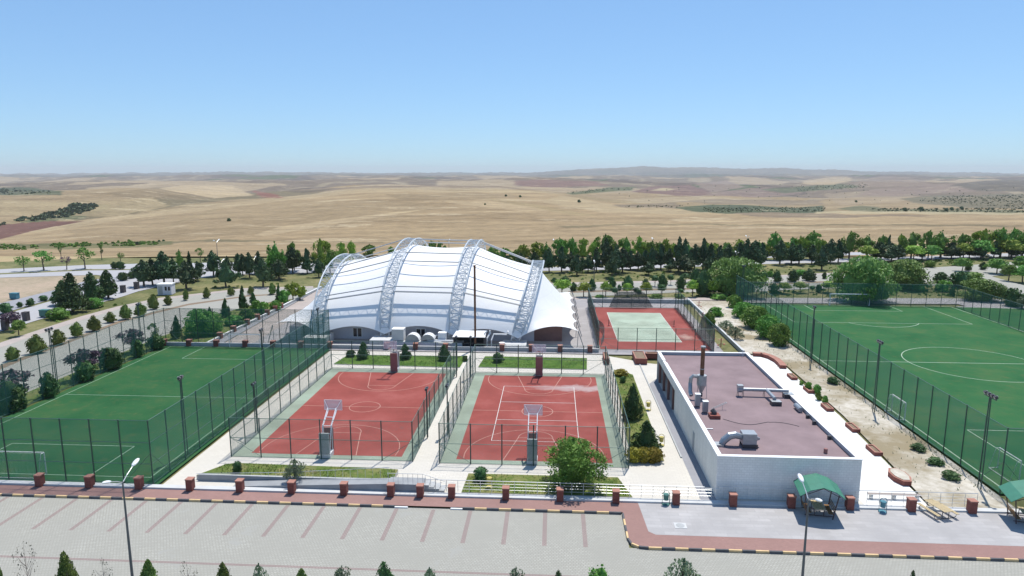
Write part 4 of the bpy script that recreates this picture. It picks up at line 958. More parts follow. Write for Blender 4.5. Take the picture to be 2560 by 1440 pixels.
# ------------------------------------------------------------------ street furniture
def bin_(label, loc, mat):
    t = thing('litter_bin', label, 'litter bin', loc, group='litter bins on hoop stands')
    q = MB(); q.tube([(-.3, 0, .05), (-.3, 0, .95), (-.2, 0, 1.15), (0, 0, 1.22), (.2, 0, 1.15), (.3, 0, .95), (.3, 0, .05)], .03, mat, 6); q.tube([(0, 0, 0), (0, 0, .05)], .33, mat, 12); q.build('hoop_stand', t)
    q = MB(); q.tube([(0, 0, .42), (0, 0, .92)], [.2, .25], mat, 12); q.build('bucket', t); return t
bin_('dark green hoop-framed litter bin between two brick pillars left of the shelter', (9.65, 53.9, 0), 'green_plastic')
bin_('blue hoop-framed litter bin right of the green shelter', (27.2, 53.7, 0), 'teal_plastic')
bin_('small yellow litter bin on the grass behind the railing', (-5.4, 56.0, .05), 'yellow_plastic')
bin_('yellow litter bin by the conifers beside the building path, rear of two', (11.3, 77.0, 0), 'yellow_plastic')
bin_('yellow litter bin by the conifers beside the building path, front of two', (11.2, 66.5, 0), 'yellow_plastic')
def shelter(label, loc, rz):
    t = thing('picnic_shelter', label, 'shelter', loc, rz, 'green picnic shelters')
    hw, hd, e = 1.25, 1.05, 2.15
    for s in (-1, 1):
        for u in (-1, 1):
            q = MB(); q.tube([(s * .98, u * .85, 0), (s * 1.28, u * 1.0, e)], .045, 'kiosk_frame', 6); q.build('post', t)
    q = MB(); o_ = .45
    for s in (-1, 1):
        a = [(s * (hw + o_), -hd - .35, e - .12), (s * .95, -hd - .35, e + .42), (0, -hd - .35, e + .72)]
        b = [(p[0], hd + .35, p[2]) for p in a]
        for i in range(2):
            q.face([a[i], a[i + 1], b[i + 1], b[i]], 'kiosk_roof')
            q.face([(p[0], p[1], p[2] - .04) for p in (a[i], b[i], b[i + 1], a[i + 1])], 'kiosk_roof')
        q.face([a[0], b[0], (b[0][0], b[0][1], b[0][2] - .04), (a[0][0], a[0][1], a[0][2] - .04)], 'kiosk_roof')
    for u in (-1, 1):
        y = u * (hd + .3); q.tube([(-1.3, y, e), (0, y, e + .65), (1.3, y, e)], .03, 'kiosk_frame', 4)
    q.build('roof', t, fixn=False)
    q = MB()
    for i in range(4): q.box(-.42 + i * .215, -.42 + i * .215 + .19, -.8, .8, .72, .76, 'wood')
    tb = q.build('tabletop', t)
    q = MB()
    for u in (-.6, .6):
        for s in (-.35, .35): q.tube([(s, u, .1), (s, u, .72)], .03, 'kiosk_frame', 4)
        q.tube([(-1.1, u, .12), (1.1, u, .12)], .035, 'kiosk_frame', 4)
    q.build('table_frame', t)
    for s in (-1, 1):
        q = MB()
        for i in range(3): q.box(s * (.72 + i * .13) - .055, s * (.72 + i * .13) + .055, -.85, .85, .42, .455, 'wood_brown')
        q.build('seat', t)
        q = MB()
        for i in range(3): q.face([(s * (1.08 + i * .04), -.85, .55 + i * .15), (s * (1.08 + i * .04), .85, .55 + i * .15), (s * (1.10 + i * .04), .85, .66 + i * .15), (s * (1.10 + i * .04), -.85, .66 + i * .15)], 'wood_brown')
        q.build('backrest', t)
    return t
shelter('green-roofed picnic shelter with table and benches, in front of the building', (21.75, 53.1, .004), R(-8))
shelter('green-roofed picnic shelter cut off by the right edge of the photo', (38.0, 52.9, .004), R(-14))
pt = thing('picnic_table', 'light wooden picnic table with attached benches and curved metal legs', 'picnic table', (31.5, 53.6, .004), R(14))
q = MB()
for i in range(5): q.box(-.40 + i * .165, -.40 + i * .165 + .145, -1.1, 1.1, .72, .76, 'wood')
q.build('tabletop', pt)
for s in (-1, 1):
    q = MB(); q.box(s * .85 - .14, s * .85 + .0 - .01, -1.1, 1.1, .43, .47, 'wood'); q.box(s * .85 + .01, s * .85 + .15, -1.1, 1.1, .43, .47, 'wood'); q.build('bench', pt)
    q = MB(); y = s * .8
    q.tube([(-.9, y, .42), (-1.05, y, .3), (-.95, y, .08), (-.6, y, .03), (.6, y, .03), (.95, y, .08), (1.05, y, .3), (.9, y, .42)], .03, 'dark_metal', 5)
    q.tube([(-.3, y, .03), (-.3, y, .72)], .03, 'dark_metal', 5); q.tube([(.3, y, .03), (.3, y, .72)], .03, 'dark_metal', 5); q.build('leg_frame', pt)
k = MB(); k.box(9.75, 10.7, 50.0, 50.85, .006, .03, 'concrete_light'); mh = k.build('manhole'); tag(mh, 'round manhole cover in a pale square frame on the stone platform', 'manhole')
k = MB(); k.tube([(10.22, 50.42, .03), (10.22, 50.42, .042)], .33, 'concrete', 20); k.build('cover', mh)
q = MB()
for i in range(3): q.box(-2.2, 2.2, -.18 + i * .14, -.18 + i * .14 + .1, .42, .47, 'pink_paving')
bn = thing('park_bench', 'long pale bench behind the railing right of the blue litter bin', 'bench', (29.2, 56.0, 0)); q.build('seat', bn)
for x in (-1.9, 0, 1.9): q = MB(); q.box(x - .08, x + .08, -.2, .22, 0, .42, 'concrete_light'); q.build('leg', bn)
def exer(label, loc, rz=0):
    t = thing('exercise_machine', label, 'exercise machine', loc, rz, 'red outdoor exercise machines')
    q = MB(); q.tube([(0, 0, 0), (0, 0, 1.5)], .07, 'red_metal', 8); q.tube([(-.5, 0, 1.2), (.5, 0, 1.2)], .05, 'red_metal', 6); q.build('frame', t)
    q = MB(); q.box(-.6, -.3, -.2, .2, .3, .38, 'red_metal'); q.box(.3, .6, -.2, .2, .45, .53, 'red_metal'); q.tube([(-.45, 0, .35), (0, 0, .6), (.45, 0, .5)], .04, 'dark_metal', 5); q.build('seat', t)
for i, (x, y) in enumerate([(1802, 868), (1783, 855), (1757, 800), (1747, 770)]):
    exer('red outdoor exercise machine right of the tennis court, %s from the front' % nth(i), (*P(x, y), 0), i)
hut = thing('guard_hut', 'small white guard hut by the inner road on the left', 'hut', (-88.4, 148.5, -.1), R(10))
q = MB(); q.box(-1.5, 1.5, -1.2, 1.2, 0, 2.3, 'hut_white'); q.build('wall', hut); q = MB(); q.box(-1.6, 1.6, -1.3, 1.3, 2.3, 2.5, 'white_paint'); q.build('roof', hut)
for x in (.1, .8): q = MB(); q.box(x, x + .45, -1.23, -1.2, 1.0, 1.9, 'glass_dark'); q.build('window', hut)
q = MB(); q.box(-1.3, -.4, -1.23, -1.2, .1, 2.0, 'concrete'); q.build('door', hut)
def wbin(label, loc, mat):
    t = thing('waste_container', label, 'waste container', loc); q = MB(); q.prism([(-.8, -.5), (.8, -.5), (.8, .5), (-.8, .5)], .2, 1.3, mat); q.build('body', t); q = MB(); q.prism([(-.85, -.55), (.85, -.55), (.85, .55), (-.85, .55)], 1.3, 1.45, mat); q.build('lid', t)
    q = MB(); [q.tube([(s, -.4, .1), (s, .4, .1)], .1, 'dark_metal') for s in (-.6, .6)]; q.build('wheel', t)
wbin('teal waste container on the verge at the far left', (*P(37, 746), GZ), 'teal_plastic'); wbin('green waste container by the left road, below the cedars', (*P(113, 791), -.1), 'green_plastic')
for i, (x, y) in enumerate([(14, 822), (66, 800), (308, 730), (342, 721)]):
    pillar('dark stone gate post beside the left road, %s from the left' % nth(i), (*P(x, y), -.1), .9, 1.6, 'gate posts by the left road', 'dark_stone', 'dark_stone', 'gate_post')

# ------------------------------------------------------------------ the tent
tent = thing('tent_hall', 'large white tensile membrane sports hall carried by four steel arches', 'sports hall', (0, 0, 0))
ARCH = [  # x foot, x apex, near Y, far Y, apex z
 (-38.0, -38.7, 106.3, 142.0, 12.2), (-27.2, -27.2, 106.4, 149.5, 14.9), (-16.1, -14.9, 106.2, 149.5, 14.7), (-6.0, -2.7, 106.0, 141.0, 11.3)]
def archpt(i, th, off=0.0, side=0.0):
    xf, xa, y0, y1, zt = ARCH[i]; cy_ = (y0 + y1) / 2; a = (y1 - y0) / 2; b = zt - .7
    s = math.sin(th); c = math.cos(th)
    z = .7 + b * s; y = cy_ - a * c
    nx, nz = -c / a, s / b; L = math.hypot(nx, nz); nx /= L; nz /= L
    x = xf + (xa - xf) * s
    return Vector((x + side, y + nx * off, z + nz * off))
TH = np.linspace(0.0, math.pi, 41)
for i in range(4):
    ar = thing('lattice_arch', None, None); ar.parent = tent; del_ = None
    q = MB(); tp = lambda t: .62 + .38 * min(1, math.sin(t) * 2.5)
    for s in (-1, 1): q.tube([archpt(i, t, 0, s * 1.0 * tp(t)) for t in TH], .14, 'truss_paint', 7)
    q.tube([archpt(i, t, -1.5 * tp(t), 0) for t in TH], .10, 'truss_paint', 6)
    q.build('chord', ar, smooth=True)
    q = MB(); tt = np.linspace(0.0, math.pi, 49)
    for j in range(48):
        t0, t1 = tt[j], tt[j + 1]
        L0, R0, I0 = archpt(i, t0, 0, -tp(t0)), archpt(i, t0, 0, tp(t0)), archpt(i, t0, -1.5 * tp(t0), 0)
        L1, R1, I1 = archpt(i, t1, 0, -tp(t1)), archpt(i, t1, 0, tp(t1)), archpt(i, t1, -1.5 * tp(t1), 0)
        q.tube([L0, R0], .045, 'truss_paint', 4, False)
        q.tube([L0, R1] if j % 2 else [R0, L1], .045, 'truss_paint', 4, False)
        q.tube([L0, I1] if j % 2 else [I0, L1], .038, 'truss_paint', 4, False); q.tube([R0, I1] if j % 2 else [I0, R1], .038, 'truss_paint', 4, False)
    q.build('lattice', ar)
    q = MB()
    f = archpt(i, 0); q.prism([(f.x - 1.9, f.y - 2.6), (f.x + 1.9, f.y - 2.6), (f.x + 1.9, f.y + 1.4), (f.x - 1.9, f.y + 1.4)], -.2, 1.35 - .25 * i, 'concrete_light'); q.build('pedestal', tent); q = MB()
    f = archpt(i, math.pi); q.prism([(f.x - 1.9, f.y - 1.4), (f.x + 1.9, f.y - 1.4), (f.x + 1.9, f.y + 2), (f.x - 1.9, f.y + 2)], -.2, 1.2, 'concrete_light')
    q.build('pedestal', tent)
def mempt(i, th, sag=0.0):
    xf, xa, y0, y1, zt = ARCH[i]; y0 -= .5; y1 += .5; cy_ = (y0 + y1) / 2; a = (y1 - y0) / 2; s = max(0.0, math.sin(th))
    return Vector((xf + (xa - xf) * s, cy_ - a * math.cos(th), 0.55 + (zt - 1.75 - sag) * s ** 1.36))
mq = MB(); NU, NV = 16, 56
def grid(mb, fn, nu, nv, mat):
    base = len(mb.v); k_ = mb.mi(mat)
    for a in range(nu + 1):
        for b in range(nv + 1): mb.v.append(tuple(fn(a / nu, b / nv)))
    for a in range(nu):
        for b in range(nv):
            i0 = base + a * (nv + 1) + b; mb.f.append((i0, i0 + nv + 1, i0 + nv + 2, i0 + 1)); mb.m.append(k_)
for i in range(3):
    def fn(u, v, i=i):
        sag = 4 * u * (1 - u); e = .15 + .12 * sag
        th = e + (math.pi - 2 * e) * v
        p = mempt(i, th, .5 * sag).lerp(mempt(i + 1, th, .5 * sag), u); p.z += .35 * sag * (1 - math.sin(th))
        return p
    grid(mq, fn, NU, NV, 'membrane')
def wing(i, xe, y0, y1, ze, n):
    def fn(u, v):
        e = .14; th = e + (math.pi - 2 * e) * v; a = mempt(i, th)
        sc_ = abs(math.sin(v * n * math.pi)) ** .8; sgn = 1 if xe > a.x else -1
        xx = xe - sgn * .7 * sc_; z_ = ze + .25 * sc_
        yy = y0 + (y1 - y0) * v
        x = a.x + (xx - a.x) * u; y = a.y + (yy - a.y) * u
        z = z_ + (a.z - z_) * (1 - u) ** 1.25
        edge = 4 * u * (1 - u)
        if v < .12: z += edge * 1.0 * (1 - v / .12); y += edge * .9 * (1 - v / .12)
        return Vector((x, y, z))
    return fn
grid(mq, wing(3, 4.1, 105.8, 141.5, 2.6, 5), 14, 70, 'membrane')
grid(mq, wing(0, -45.6, 105.8, 142.5, 2.9, 5), 14, 70, 'membrane')
mq.build('membrane', tent, smooth=True, fixn=False)
# edge posts of the two wings
for k_ in range(6):
    for xe, y0, y1, ze in ((4.1, 105.8, 141.5, 2.6), (-45.6, 105.8, 142.5, 2.9)):
        y = y0 + (y1 - y0) * k_ / 5; s = 1 if xe > 0 else -1
        q = MB(); q.tube([(xe, y, ze), (xe + s * .9, y, -.05)], .07, 'galvanised', 6); q.tube([(xe, y, ze), (xe - s * .1, y, -.05)], .05, 'galvanised', 6); q.build('edge_post', tent)
# struts between the arches
def strut(i, th, w):
    q = MB()
    a, b = archpt(i, th, .0, 1.0), archpt(i + 1, th, .0, -1.0)
    for o_ in ((0,) if w == 0 else (-w / 2, w / 2)):
        q.tube([a + Vector((0, o_, 0)), b + Vector((0, o_, 0))], .085, 'pipe_grey', 6)
    if w:
        n_ = 12
        for j in range(n_): 
            p0_ = a.lerp(b, j / n_); p1_ = a.lerp(b, (j + 1) / n_); s = 1 if j % 2 else -1
            q.tube([p0_ + Vector((0, s * w / 2, 0)), p1_ + Vector((0, -s * w / 2, 0))], .035, 'pipe_grey', 4, False)
    for p in (a, b): q.sphere(p, .2, 'truss_paint', 6, 4)
    q.build('strut', tent)
for i in range(3):
    for th, w in ((R(34.5), .0), (R(31), .5), (R(55), .0), (R(64), .0), (R(90), .5), (R(118), .45), (R(150), .0)): strut(i, th, w)
# building under the membrane
q = MB(); q.box(-41.5, -3.0, 109.0, 140, -.1, 3.0, 'annex_wall'); q.box(-3.0, 1.6, 109.3, 138, -.1, 2.7, 'annex_brown'); q.box(-41.5, -32, 108.6, 109, 2.2, 2.9, 'concrete'); q.build('wall', tent)
for x in (-32.5, -21.8, -12.6):
    q = MB(); q.box(x - .8, x + .8, 108.95, 109, .3, 1.9, 'white_paint'); wf = q.build('window', tent)
    for s in (-1, 1): q = MB(); q.box(x + s * .38 - .3, x + s * .38 + .3, 108.9, 108.95, .4, 1.8, 'glass_dark'); q.build('pane', wf)
q = MB(); q.box(-43.5, -41.6, 107.5, 130, 0, 2.3, 'annex_wall'); q.build('side_wall', tent)

# plant between the arches and the low wall
q = MB(); q.box(-25.4, -17.6, 103.9, 106.4, 0, .9, 'annex_wall', 'concrete_light'); tag(q.build('plant_plinth'), 'grey concrete plinth under the ducts in front of the tent', 'plinth')
def barrel(label, x, w):
    t = thing('duct_cowl', label, 'duct', (x, 105.0, .9)); q = MB()
    pts = [(w * math.cos(a_), 0, w * math.sin(a_)) for a_ in np.linspace(math.pi * (1 if x < -21 else .95), .1 if x < -21 else .35, 10)]
    for a_, b_ in zip(pts[:-1], pts[1:]):
        q.face([(a_[0], -.8, a_[2]), (b_[0], -.8, b_[2]), (b_[0], .8, b_[2]), (a_[0], .8, a_[2])], 'lamp_white')
    q.face([(p[0], -.8, p[2]) for p in pts], 'duct_metal'); q.face([(p[0], .8, p[2]) for p in pts[::-1]], 'duct_metal'); q.build('hood', t, fixn=False)
barrel('half-round white duct cowl in front of the tent, left of two', -22.3, 1.15); barrel('half-round white duct cowl in front of the tent, right of two', -19.8, 1.15)
cabinet('square grey air cabinet at the foot of the second arch', (-24.6, 105.0, .9), 1.9, 1.6, 1.9, 'concrete_light', 'air_cabinet')
cabinet('small white air cabinet at the foot of the third arch', (-17.6, 105.6, .9), 1.3, 1.2, 1.2, 'lamp_white', 'air_cabinet')
q = MB(); q.tube([(-21.0, 104.2, .5), (-18.6, 106.2, 1.5)], .12, 'lamp_white'); q.tube([(-21.6, 104.2, .5), (-19.2, 106.2, 1.5)], .12, 'lamp_white'); q.tube([(-19.9, 104.6, 1.0), (-15.8, 104.6, 1.0)], .14, 'lamp_white'); tag(q.build('white_pipes'), 'white pipes running across the plinth in front of the tent', 'pipes')
cn = thing('lean_to_shed', 'open shed with a white corrugated roof in front of the third tent bay', 'shed', (-13.0, 104.8, 0))
q = MB(); q.face([(-2.7, -1.5, 1.95), (2.5, -1.5, 1.95), (2.4, 1.6, 2.35), (-2.4, 1.6, 2.35)], 'white_paint'); q.face([(-2.7, -1.5, 1.9), (-2.4, 1.6, 2.3), (2.4, 1.6, 2.3), (2.5, -1.5, 1.9)], 'white_paint'); q.build('roof', cn, fixn=False)
q = MB(); q.box(-2.5, 2.3, .9, 1.2, 0, 2.1, 'dark_metal'); q.box(-2.6, -2.4, -1.2, .9, 0, 1.85, 'dark_metal'); q.box(2.2, 2.4, -1.2, .9, 0, 1.85, 'dark_metal'); q.box(-2.4, 2.2, -1.0, -.9, 0, .9, 'glass_dark'); q.build('wall', cn)
q = MB(); q.tube([(-12.1, 103.6, 0), (-12.1, 103.6, 7), (-12.1, 103.6, 13.2)], .17, 'rust', 8); q.tube([(-12.1, 103.6, 13.2), (-12.1, 103.6, 13.3)], .21, 'rust', 8); q.box(-12.5, -11.7, 103.2, 104.0, 0, .3, 'rust'); tag(q.build('chimney_pipe'), 'tall thin rusty chimney pipe rising in front of the tent', 'chimney')
q = MB()
q.tube([(-10.3, 104.2, 0), (-10.3, 104.2, 1.6), (-9.9, 104.9, 2.2), (-9.9, 104.9, 2.7)], .13, 'lamp_white'); q.tube([(-9.6, 104.2, 0), (-9.6, 104.2, 1.3), (-9.3, 104.9, 2.1), (-7.2, 104.9, 2.1), (-7.0, 104.6, 2.7)], .12, 'lamp_white'); q.tube([(-10.8, 104.4, 2.2), (-10.3, 104.6, 2.7)], .12, 'lamp_white')
tag(q.build('white_pipework'), 'bent white pipework right of the open shed', 'pipes')
q = MB(); q.tube([(-7.9, 103.7, 0), (-7.9, 103.7, 1.0)], .45, 'pink_paving', 12); q.tube([(-7.9, 103.7, 1.0), (-7.9, 103.7, 1.06)], .48, 'white_paint', 12); tag(q.build('barrel'), 'pale round barrel at the foot of the fourth arch', 'barrel')

# ------------------------------------------------------------------ vegetation
rng = np.random.default_rng(11)
def prof(kind, z):
    z = np.clip(z, 0, 1)
    if kind == 'pine': return np.where(z < .3, .30 + .20 * (z / .3), .5 * np.clip((1 - z) / .7, 0, 1) ** .85)
    if kind == 'spruce': return .5 * np.clip(1 - z, 0, 1) ** .8 * np.where(z < .08, .6 + 5 * z, 1)
    if kind == 'thuja': return .5 * np.sin(math.pi * np.clip(z * .86 + .10, 0, 1) ** .62) ** .75
    if kind == 'umbrella': return .5 * np.sqrt(np.clip(1 - (z * .95) ** 2, 0, 1)) * np.where(z < .12, .86 + z, 1)
    if kind == 'willow': return .5 * np.clip(1 - z ** 2.6, 0, 1) ** .5 * np.where(z < .2, .86 + .7 * z, 1)
    if kind == 'tree': return .5 * np.clip(1 - np.abs(2 * z ** .9 - .9) ** 2.2, 0, 1) ** .55
    return .5 * np.clip(1 - (1.7 * z - .72) ** 2, 0, 1) ** .5
def crown_mesh(name, kind, n, leaf, nclump, seed, mat, flat=.35, gap=0.0, core=.74, droop=False, spread=.11):
    g = np.random.default_rng(seed)
    ph = g.uniform(0, 6.28, 6); am = g.uniform(.05, .13, 3) * (2.2 if kind in ('tree', 'willow', 'pine') else 1)
    def rad(z, a): return prof(kind, z) * (1 + am[0] * np.sin(2 * a + ph[0] + 3 * z) + am[1] * np.sin(3 * a + ph[1] - 5 * z) + am[2] * np.sin(5 * a + ph[2] + 9 * z))
    cz = g.uniform(0.02, .97, nclump); ca = g.uniform(0, 6.283, nclump); cr = rad(cz, ca) * g.uniform(.62, 1.02, nclump) ** .7
    cc = np.stack([cr * np.cos(ca), cr * np.sin(ca), cz], -1)
    w = (rad(cz, ca) + .06); w /= w.sum()
    ci = g.choice(nclump, n, p=w)
    sp = spread * np.array([1, 1, .62 if kind not in ('tree', 'loose') else .8])
    p = cc[ci] + g.normal(0, 1, (n, 3)) * sp
    p[:, 2] = np.clip(p[:, 2], 0.0, 1.0)
    ra = np.hypot(p[:, 0], p[:, 1]); lim = rad(p[:, 2], np.arctan2(p[:, 1], p[:, 0])) * 1.13 + .015
    k = np.minimum(1, lim / np.maximum(ra, 1e-5)); p[:, 0] *= k; p[:, 1] *= k
    out = np.stack([p[:, 0], p[:, 1], (p[:, 2] - .45) * .6 + .12], -1); out /= np.linalg.norm(out, axis=1, keepdims=True) + 1e-6
    nr = out * flat + g.normal(0, 1, (n, 3)) * (1 - flat) * .8; nr /= np.linalg.norm(nr, axis=1, keepdims=True) + 1e-6
    if droop: up = np.tile([0, 0, 1.0], (n, 1)) + g.normal(0, .25, (n, 3))
    else: up = g.normal(0, 1, (n, 3))
    t = np.cross(nr, up); t /= np.linalg.norm(t, axis=1, keepdims=True) + 1e-6; b = np.cross(nr, t)
    s = leaf * g.uniform(.6, 1.4, (n, 1)); sb = s * (2.4 if droop else g.uniform(.7, 1.3, (n, 1)))
    V = np.stack([p - t * s - b * sb * .4, p + t * s - b * sb, p + t * s * .6 + b * sb, p - t * s + b * sb * .7], 1).reshape(-1, 3)
    V[:, 2] = np.maximum(V[:, 2], -.02)
    faces = [tuple(range(i * 4, i * 4 + 4)) for i in range(n)]
    V = V.tolist()
    if core > 0:
        A_, Zs = 10, [0.0, .08, .25, .45, .65, .82, .95]
        b0 = len(V)
        for z in Zs:
            for a in range(A_):
                an = a * 2 * math.pi / A_; r = float(rad(np.array(z), np.array(an))) * core * g.uniform(.85, 1.08)
                V.append([r * math.cos(an), r * math.sin(an), z * .95 + .02])
        for i in range(len(Zs) - 1):
            for a in range(A_):
                e = (a + 1) % A_; faces.append((b0 + i * A_ + a, b0 + i * A_ + e, b0 + (i + 1) * A_ + e, b0 + (i + 1) * A_ + a))
        faces.append(tuple(b0 + (len(Zs) - 1) * A_ + a for a in range(A_))); faces.append(tuple(b0 + a for a in range(A_ - 1, -1, -1)))
    me = bpy.data.meshes.new(name); me.from_pydata(V, [], faces); me.materials.append(MATS[mat]); me.update()
    return me
def trunk_mesh(seed, mat='bark', limbs=4, lean=.06, top=.8, r=.045):
    g = random.Random(seed); q = MB(); lx, ly = g.uniform(-lean, lean), g.uniform(-lean, lean)
    q.tube([(0, 0, 0), (lx * .4, ly * .4, .3), (lx, ly, .6), (lx, ly, top)], [r, r * .75, r * .5, r * .2], mat, 6)
    for i in range(limbs):
        a = g.uniform(0, 6.28); z = g.uniform(.3, .6); L = g.uniform(.16, .3)
        q.tube([(lx * z, ly * z, z), (lx * z + math.cos(a) * L * .6, ly * z + math.sin(a) * L * .6, z + L * .5), (lx * z + math.cos(a) * L, ly * z + math.sin(a) * L, z + L)], [r * .45, r * .3, r * .1], mat, 4, False)
    me = bpy.data.meshes.new('trunk'); me.from_pydata(q.v, [], q.f); me.materials.append(MATS[mat]); me.update(); return me
TK = [trunk_mesh(i) for i in range(4)]; TKP = [trunk_mesh(i + 9, 'bark_pale') for i in range(2)]
KIND = {}
def regkind(key, tf, tr, metas, name='tree', cat='tree', tw=.9, tmesh=None): KIND[key] = (tf, tr, metas, name, cat, tw, tmesh or TK)
def variants(kind, n, leaf, nc, mat, k=3, **kw): return [crown_mesh('crown', kind, n, leaf, nc, 100 + 7 * i + len(KIND) * 31, mat, **kw) for i in range(k)]
regkind('pine', .18, 1, variants('pine', 1600, .030, 30, 'leaf_pine', 5, spread=.075, core=.62), 'pine_tree', 'pine tree')
regkind('cedar', .10, 1, variants('spruce', 2200, .026, 60, 'leaf_conifer', spread=.07, core=.66), 'cedar_tree', 'conifer')
regkind('conifer', .04, 1, variants('spruce', 1700, .028, 50, 'leaf_conifer', spread=.075, core=.72), 'conifer', 'conifer')
regkind('tree', .24, 1, variants('tree', 1400, .034, 17, 'leaf_green', 5, spread=.085, core=.42), 'leafy_tree', 'tree')
regkind('bright', .24, 1, variants('tree', 1300, .034, 15, 'leaf_bright', 5, spread=.09, core=.4), 'leafy_tree', 'tree')
regkind('umbrella', .48, 1, variants('umbrella', 1300, .034, 40, 'leaf_bright', spread=.09, core=.78), 'globe_tree', 'tree')
regkind('umbgreen', .40, 1, variants('umbrella', 1300, .034, 40, 'leaf_green', spread=.09, core=.78), 'globe_tree', 'tree')
regkind('thuja', .06, 1, variants('thuja', 1300, .034, 50, 'leaf_thuja', spread=.07, core=.82), 'thuja_shrub', 'shrub')
regkind('thujadark', .04, 1, variants('thuja', 1300, .034, 50, 'leaf_conifer', spread=.07, core=.82), 'thuja_shrub', 'shrub')
regkind('cypress', .04, 1, variants('spruce', 1300, .034, 50, 'leaf_conifer', spread=.075, core=.75), 'cypress_tree', 'conifer')
regkind('ball', .05, 1, variants('round', 1200, .034, 46, 'leaf_conifer', spread=.08, core=.85), 'round_shrub', 'shrub')
regkind('bush', .0, 0, variants('round', 1000, .05, 26, 'leaf_green', spread=.12, core=.7), 'green_bush', 'bush')
regkind('dbush', .0, 0, variants('round', 1100, .045, 30, 'leaf_conifer', spread=.11, core=.75), 'dark_bush', 'bush')
regkind('stemball', .5, 1, variants('round', 700, .045, 22, 'leaf_conifer', spread=.10, core=.8), 'standard_shrub', 'shrub')
regkind('willow', .05, 1, variants('willow', 5200, .013, 90, 'leaf_willow', 2, droop=True, spread=.085, core=.72), 'willow_tree', 'willow')
regkind('plum', .34, 1, variants('tree', 1500, .034, 26, 'leaf_plum', spread=.10, core=.3), 'plum_tree', 'tree')
regkind('bigtree', .10, 1, variants('tree', 7000, .016, 130, 'leaf_green', 1, spread=.062, core=.55), 'leafy_tree', 'tree')
regkind('thin', .45, 1, variants('tree', 420, .045, 14, 'leaf_green', 2, spread=.12, core=0), 'young_tree', 'tree')
regkind('thinplum', .5, 1, variants('tree', 260, .045, 10, 'leaf_plum', 1, spread=.12, core=0), 'young_tree', 'tree')
regkind('pale', .12, 1, variants('tree', 1100, .034, 40, 'leaf_pale', 2, spread=.11, core=.2), 'pale_shrub', 'shrub')
regkind('yellow', .0, 0, variants('round', 1500, .04, 50, 'leaf_yellow', 2, spread=.09, core=.8), 'yellow_shrub', 'shrub')
regkind('hedge', .0, 0, variants('round', 2600, .028, 80, 'leaf_green', 2, spread=.10, core=.75), 'hedge_bush', 'bush')
regkind('fthuja', .03, 1, variants('spruce', 4200, .020, 110, 'leaf_thuja', 2, spread=.055, core=.78), 'thuja_shrub', 'shrub')
regkind('fpine', .03, 1, variants('spruce', 4200, .017, 110, 'leaf_conifer', 2, spread=.05, core=.7), 'conifer', 'conifer')
regkind('bare', .35, 1, variants('tree', 160, .02, 20, 'leaf_grey', 3, spread=.10, core=0), 'bare_sapling', 'sapling', tmesh=[trunk_mesh(31 + i, 'bark_pale', 14, .05, 1.0, .012) for i in range(3)])
VI = [0]
def plant(kind, x, yt, yb, w, label, group=None, wscale=1.0, zb=0.0, XY=None):
    tf, tr, metas, name, cat, tw, tms = KIND[kind]; VI[0] += 1; i = VI[0]
    X, Y = XY if XY else P(x, yb, zb)
    a, b, c, d = ray(x, yt); zt = H + c * (Y / b); h = max(.4, zt - zb) * 1.03
    dep = Y * math.cos(YAW) - X * math.sin(YAW); dep = dep * math.cos(PT) + (H) * math.sin(PT)
    wd = w * dep / F * wscale
    g = random.Random(i * 13 + 5)
    t = thing(name, label, cat, (X, Y, zb), g.uniform(0, 6.28), group)
    o = bpy.data.objects.new('crown', metas[i % len(metas)]); COL.objects.link(o); o.parent = t; o.location = (0, 0, h * tf); o.scale = (wd, wd * g.uniform(.9, 1.05), h * (1 - tf))
    if tr:
        o = bpy.data.objects.new('trunk', tms[i % len(tms)]); COL.objects.link(o); o.parent = t; s = max(h * .9, wd * .6); o.scale = (s if kind in ('bare', 'thin', 'thinplum') else min(s, wd * 1.1), min(s, wd * 1.1), h)
    return t
def row(items, fmt, group, wscale=1.0, zb=-.1):
    """items: (kind, x, ytop, ybase, width); labels count from the left edge of the photo"""
    items = sorted(items, key=lambda t: t[1])
    cnt = {}
    for it in items: cnt[it[0]] = cnt.get(it[0], 0) + 1
    idx = {}
    for it in items:
        k = it[0]; idx[k] = idx.get(k, -1) + 1
        lab = fmt[k] if cnt[k] == 1 else fmt[k] + ', ' + nth(idx[k]) + ' from the left'
        plant(k, it[1], it[2], it[3], it[4], lab, group + ' (%s)' % KIND[k][4] if len(fmt) > 1 else group, wscale, zb)

